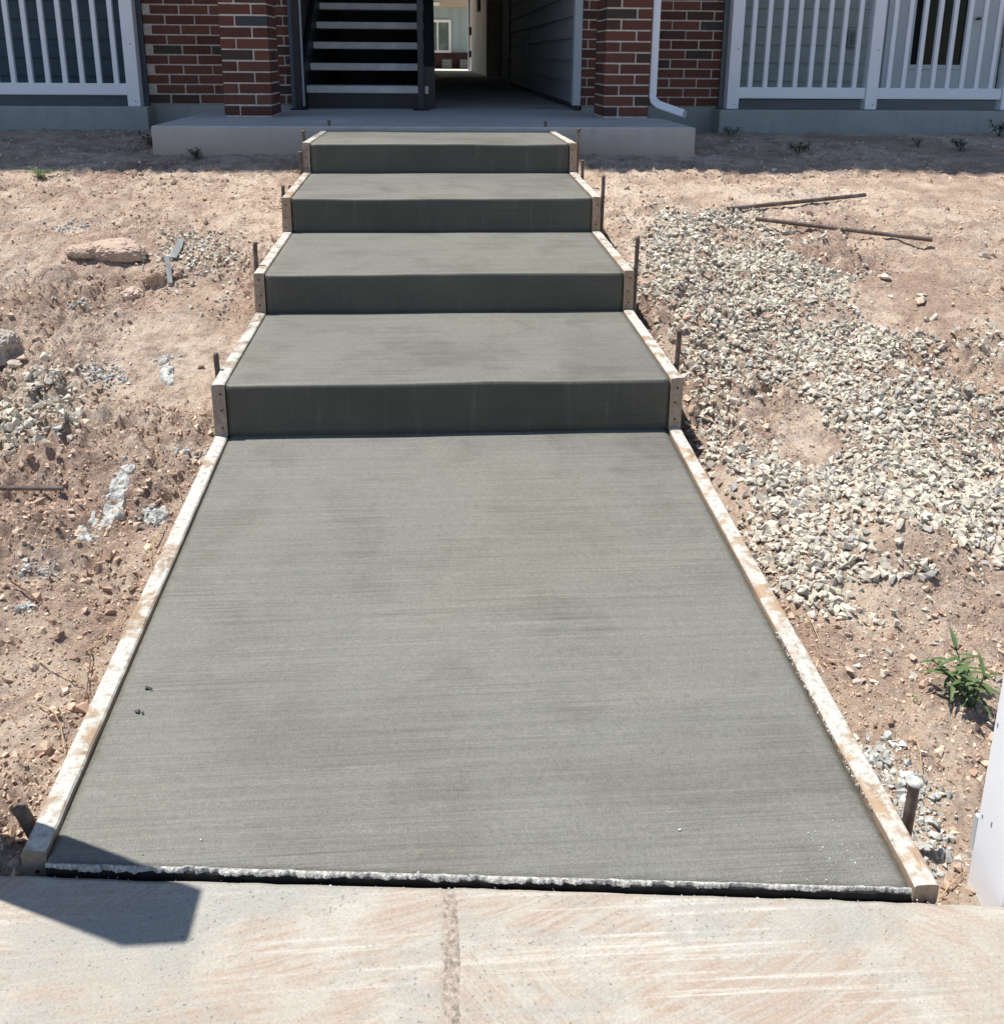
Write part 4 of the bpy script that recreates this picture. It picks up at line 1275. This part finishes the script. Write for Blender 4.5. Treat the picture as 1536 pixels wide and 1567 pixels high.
for i, (u, lab, h, nl) in enumerate(WE):
    nl = int(nl * 1.6)
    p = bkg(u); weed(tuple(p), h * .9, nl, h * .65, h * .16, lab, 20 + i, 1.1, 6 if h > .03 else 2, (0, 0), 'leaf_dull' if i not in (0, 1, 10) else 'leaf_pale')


# dry stems and twigs
def stem(pix, rad, m, label, cat, lift):
    P = []
    for u, l in zip(pix, lift):
        q = bkg(u); P.append((q[0], q[1], q[2] + l))
    # smooth
    Q = []
    for i in range(len(P) - 1):
        for t in np.linspace(0, 1, 6)[:-1]: Q.append(tuple(np.array(P[i]) * (1 - t) + np.array(P[i + 1]) * t + rng.normal(0, rad * .3, 3)))
    Q.append(P[-1])
    return tag(MB().tube(Q, [rad * (1 - .5 * i / len(Q)) for i in range(len(Q))], 6).build('dry_stem' if m == 'straw' else 'twig', m, None, True), label, cat, 'dry plant stems on the soil')


stem([(16, 896), (40, 913), (60, 928), (76, 940)], .0022, 'twig', 'dark bent twig lying above the brown clods', 'twig', (.012, .015, .012, .008))
stem([(140, 1000), (138, 1030), (135, 1060), (128, 1085)], .0016, 'twig', 'dark thin root lying near the landing form board', 'twig', (.006, .012, .012, .004))
stem([(60, 1015), (85, 1032), (110, 1046), (128, 1052)], .0013, 'straw', 'long dry stem curving through the crumbly soil', 'dry stem', (.004, .014, .012, .004))
stem([(130, 1000), (160, 985), (185, 960), (205, 935)], .0013, 'straw', 'dry stem along the landing form board', 'dry stem', (.004, .012, .014, .006))
stem([(60, 1082), (82, 1098), (94, 1120), (101, 1158)], .0014, 'straw', 'arched dry stem beside the lower end of the form board', 'dry stem', (.004, .014, .014, .004))
stem([(255, 818), (240, 832), (228, 852), (234, 872)], .0015, 'straw', 'looped pale stem hanging over the form board edge', 'dry stem', (.012, .016, .014, .004))
stem([(264, 762), (274, 758), (277, 768), (272, 778)], .0015, 'straw', 'short curled pale stem at the form board', 'dry stem', (.008, .014, .014, .006))
stem([(1212, 940), (1235, 955), (1248, 975), (1256, 990)], .0012, 'straw', 'dry stem below the tip of the gravel spread', 'dry stem', (.004, .014, .012, .004))
stem([(1388, 1130), (1402, 1150), (1406, 1170), (1410, 1185)], .0011, 'straw', 'dry stem behind the mushroomed stake', 'dry stem', (.004, .02, .02, .01))
stem([(1438, 1378), (1452, 1362), (1466, 1350), (1476, 1338)], .0011, 'straw', 'dry stem at the corner of the pavement', 'dry stem', (.004, .01, .012, .006))


# ------------------------------------------------------------------ crumbs on the fresh concrete and in the gap
def on_landing(u):
    d = ray(u); t = 1.0
    for _ in range(60):
        p = CAM + t * d; yf = -1.474 - .098 * p[0]; h = -.1 + .1 * (p[1] - yf) / (0 - yf)
        t += (p[2] - h) * .7
    return np.array([p[0], p[1], h])


for u, s, lab in (((225, 1054), .0075, 'dark wet clod sitting on the landing, the upper of two'), ((211, 1090), .0085, 'dark wet clod sitting on the landing, the lower of two')):
    V, F = RND[random.randrange(24)]; p = on_landing(u)
    o = MB().add(V * s * np.array([1, .9, .6]), [tuple(f) for f in F]).add(V * s * .5 + np.array([s * 1.1, -s * .5, 0]), [tuple(f) for f in F]).build('clod', 'wet_clod'); o.location = (p[0], p[1], p[2] + .002)
    tag(o, lab, 'clod')
P, S = [], []
for _ in range(70):
    u = (rng.normal(1275, 45), rng.normal(1312, 26))
    if u[1] < 1355: P.append(on_landing(u)); S.append(rng.uniform(.0006, .0020))
for u in ((1040, 1270), (308, 1285), (1308, 1360), (640, 1336), (218, 1308), (720, 1340), (545, 1338)): P.append(on_landing(u)); S.append(.0028)
P = np.array(P); S = np.array(S); scatter('white_crumbs', P, S, np.full((len(P), 3), .62), RND, 'stone', .8, 'scatter of tiny white cement crumbs on the landing', 'crumbs')
P, S = [], []
for _ in range(260):
    x = rng.uniform(-.62, .64); y = ysw(x) + rng.normal(-.003, .0025); P.append((x, y, -.118 + rng.uniform(-.006, .005))); S.append(rng.uniform(.001, .0035))
for _ in range(160):
    x = rng.uniform(.60, .66); y = rng.uniform(-1.4, -.95); P.append((.612 + rng.normal(0, .002), y, -.1 + .1 * (y + 1.5) / 1.5 + .004)); S.append(rng.uniform(.001, .0032))
P = np.array(P); S = np.array(S); scatter('joint_crumbs', P, S, np.full((len(P), 3), .58) * rng.uniform(.6, 1.1, (len(P), 1)), RND, 'stone', .8, 'white cement crumbs along the pavement joint and form edge', 'crumbs')
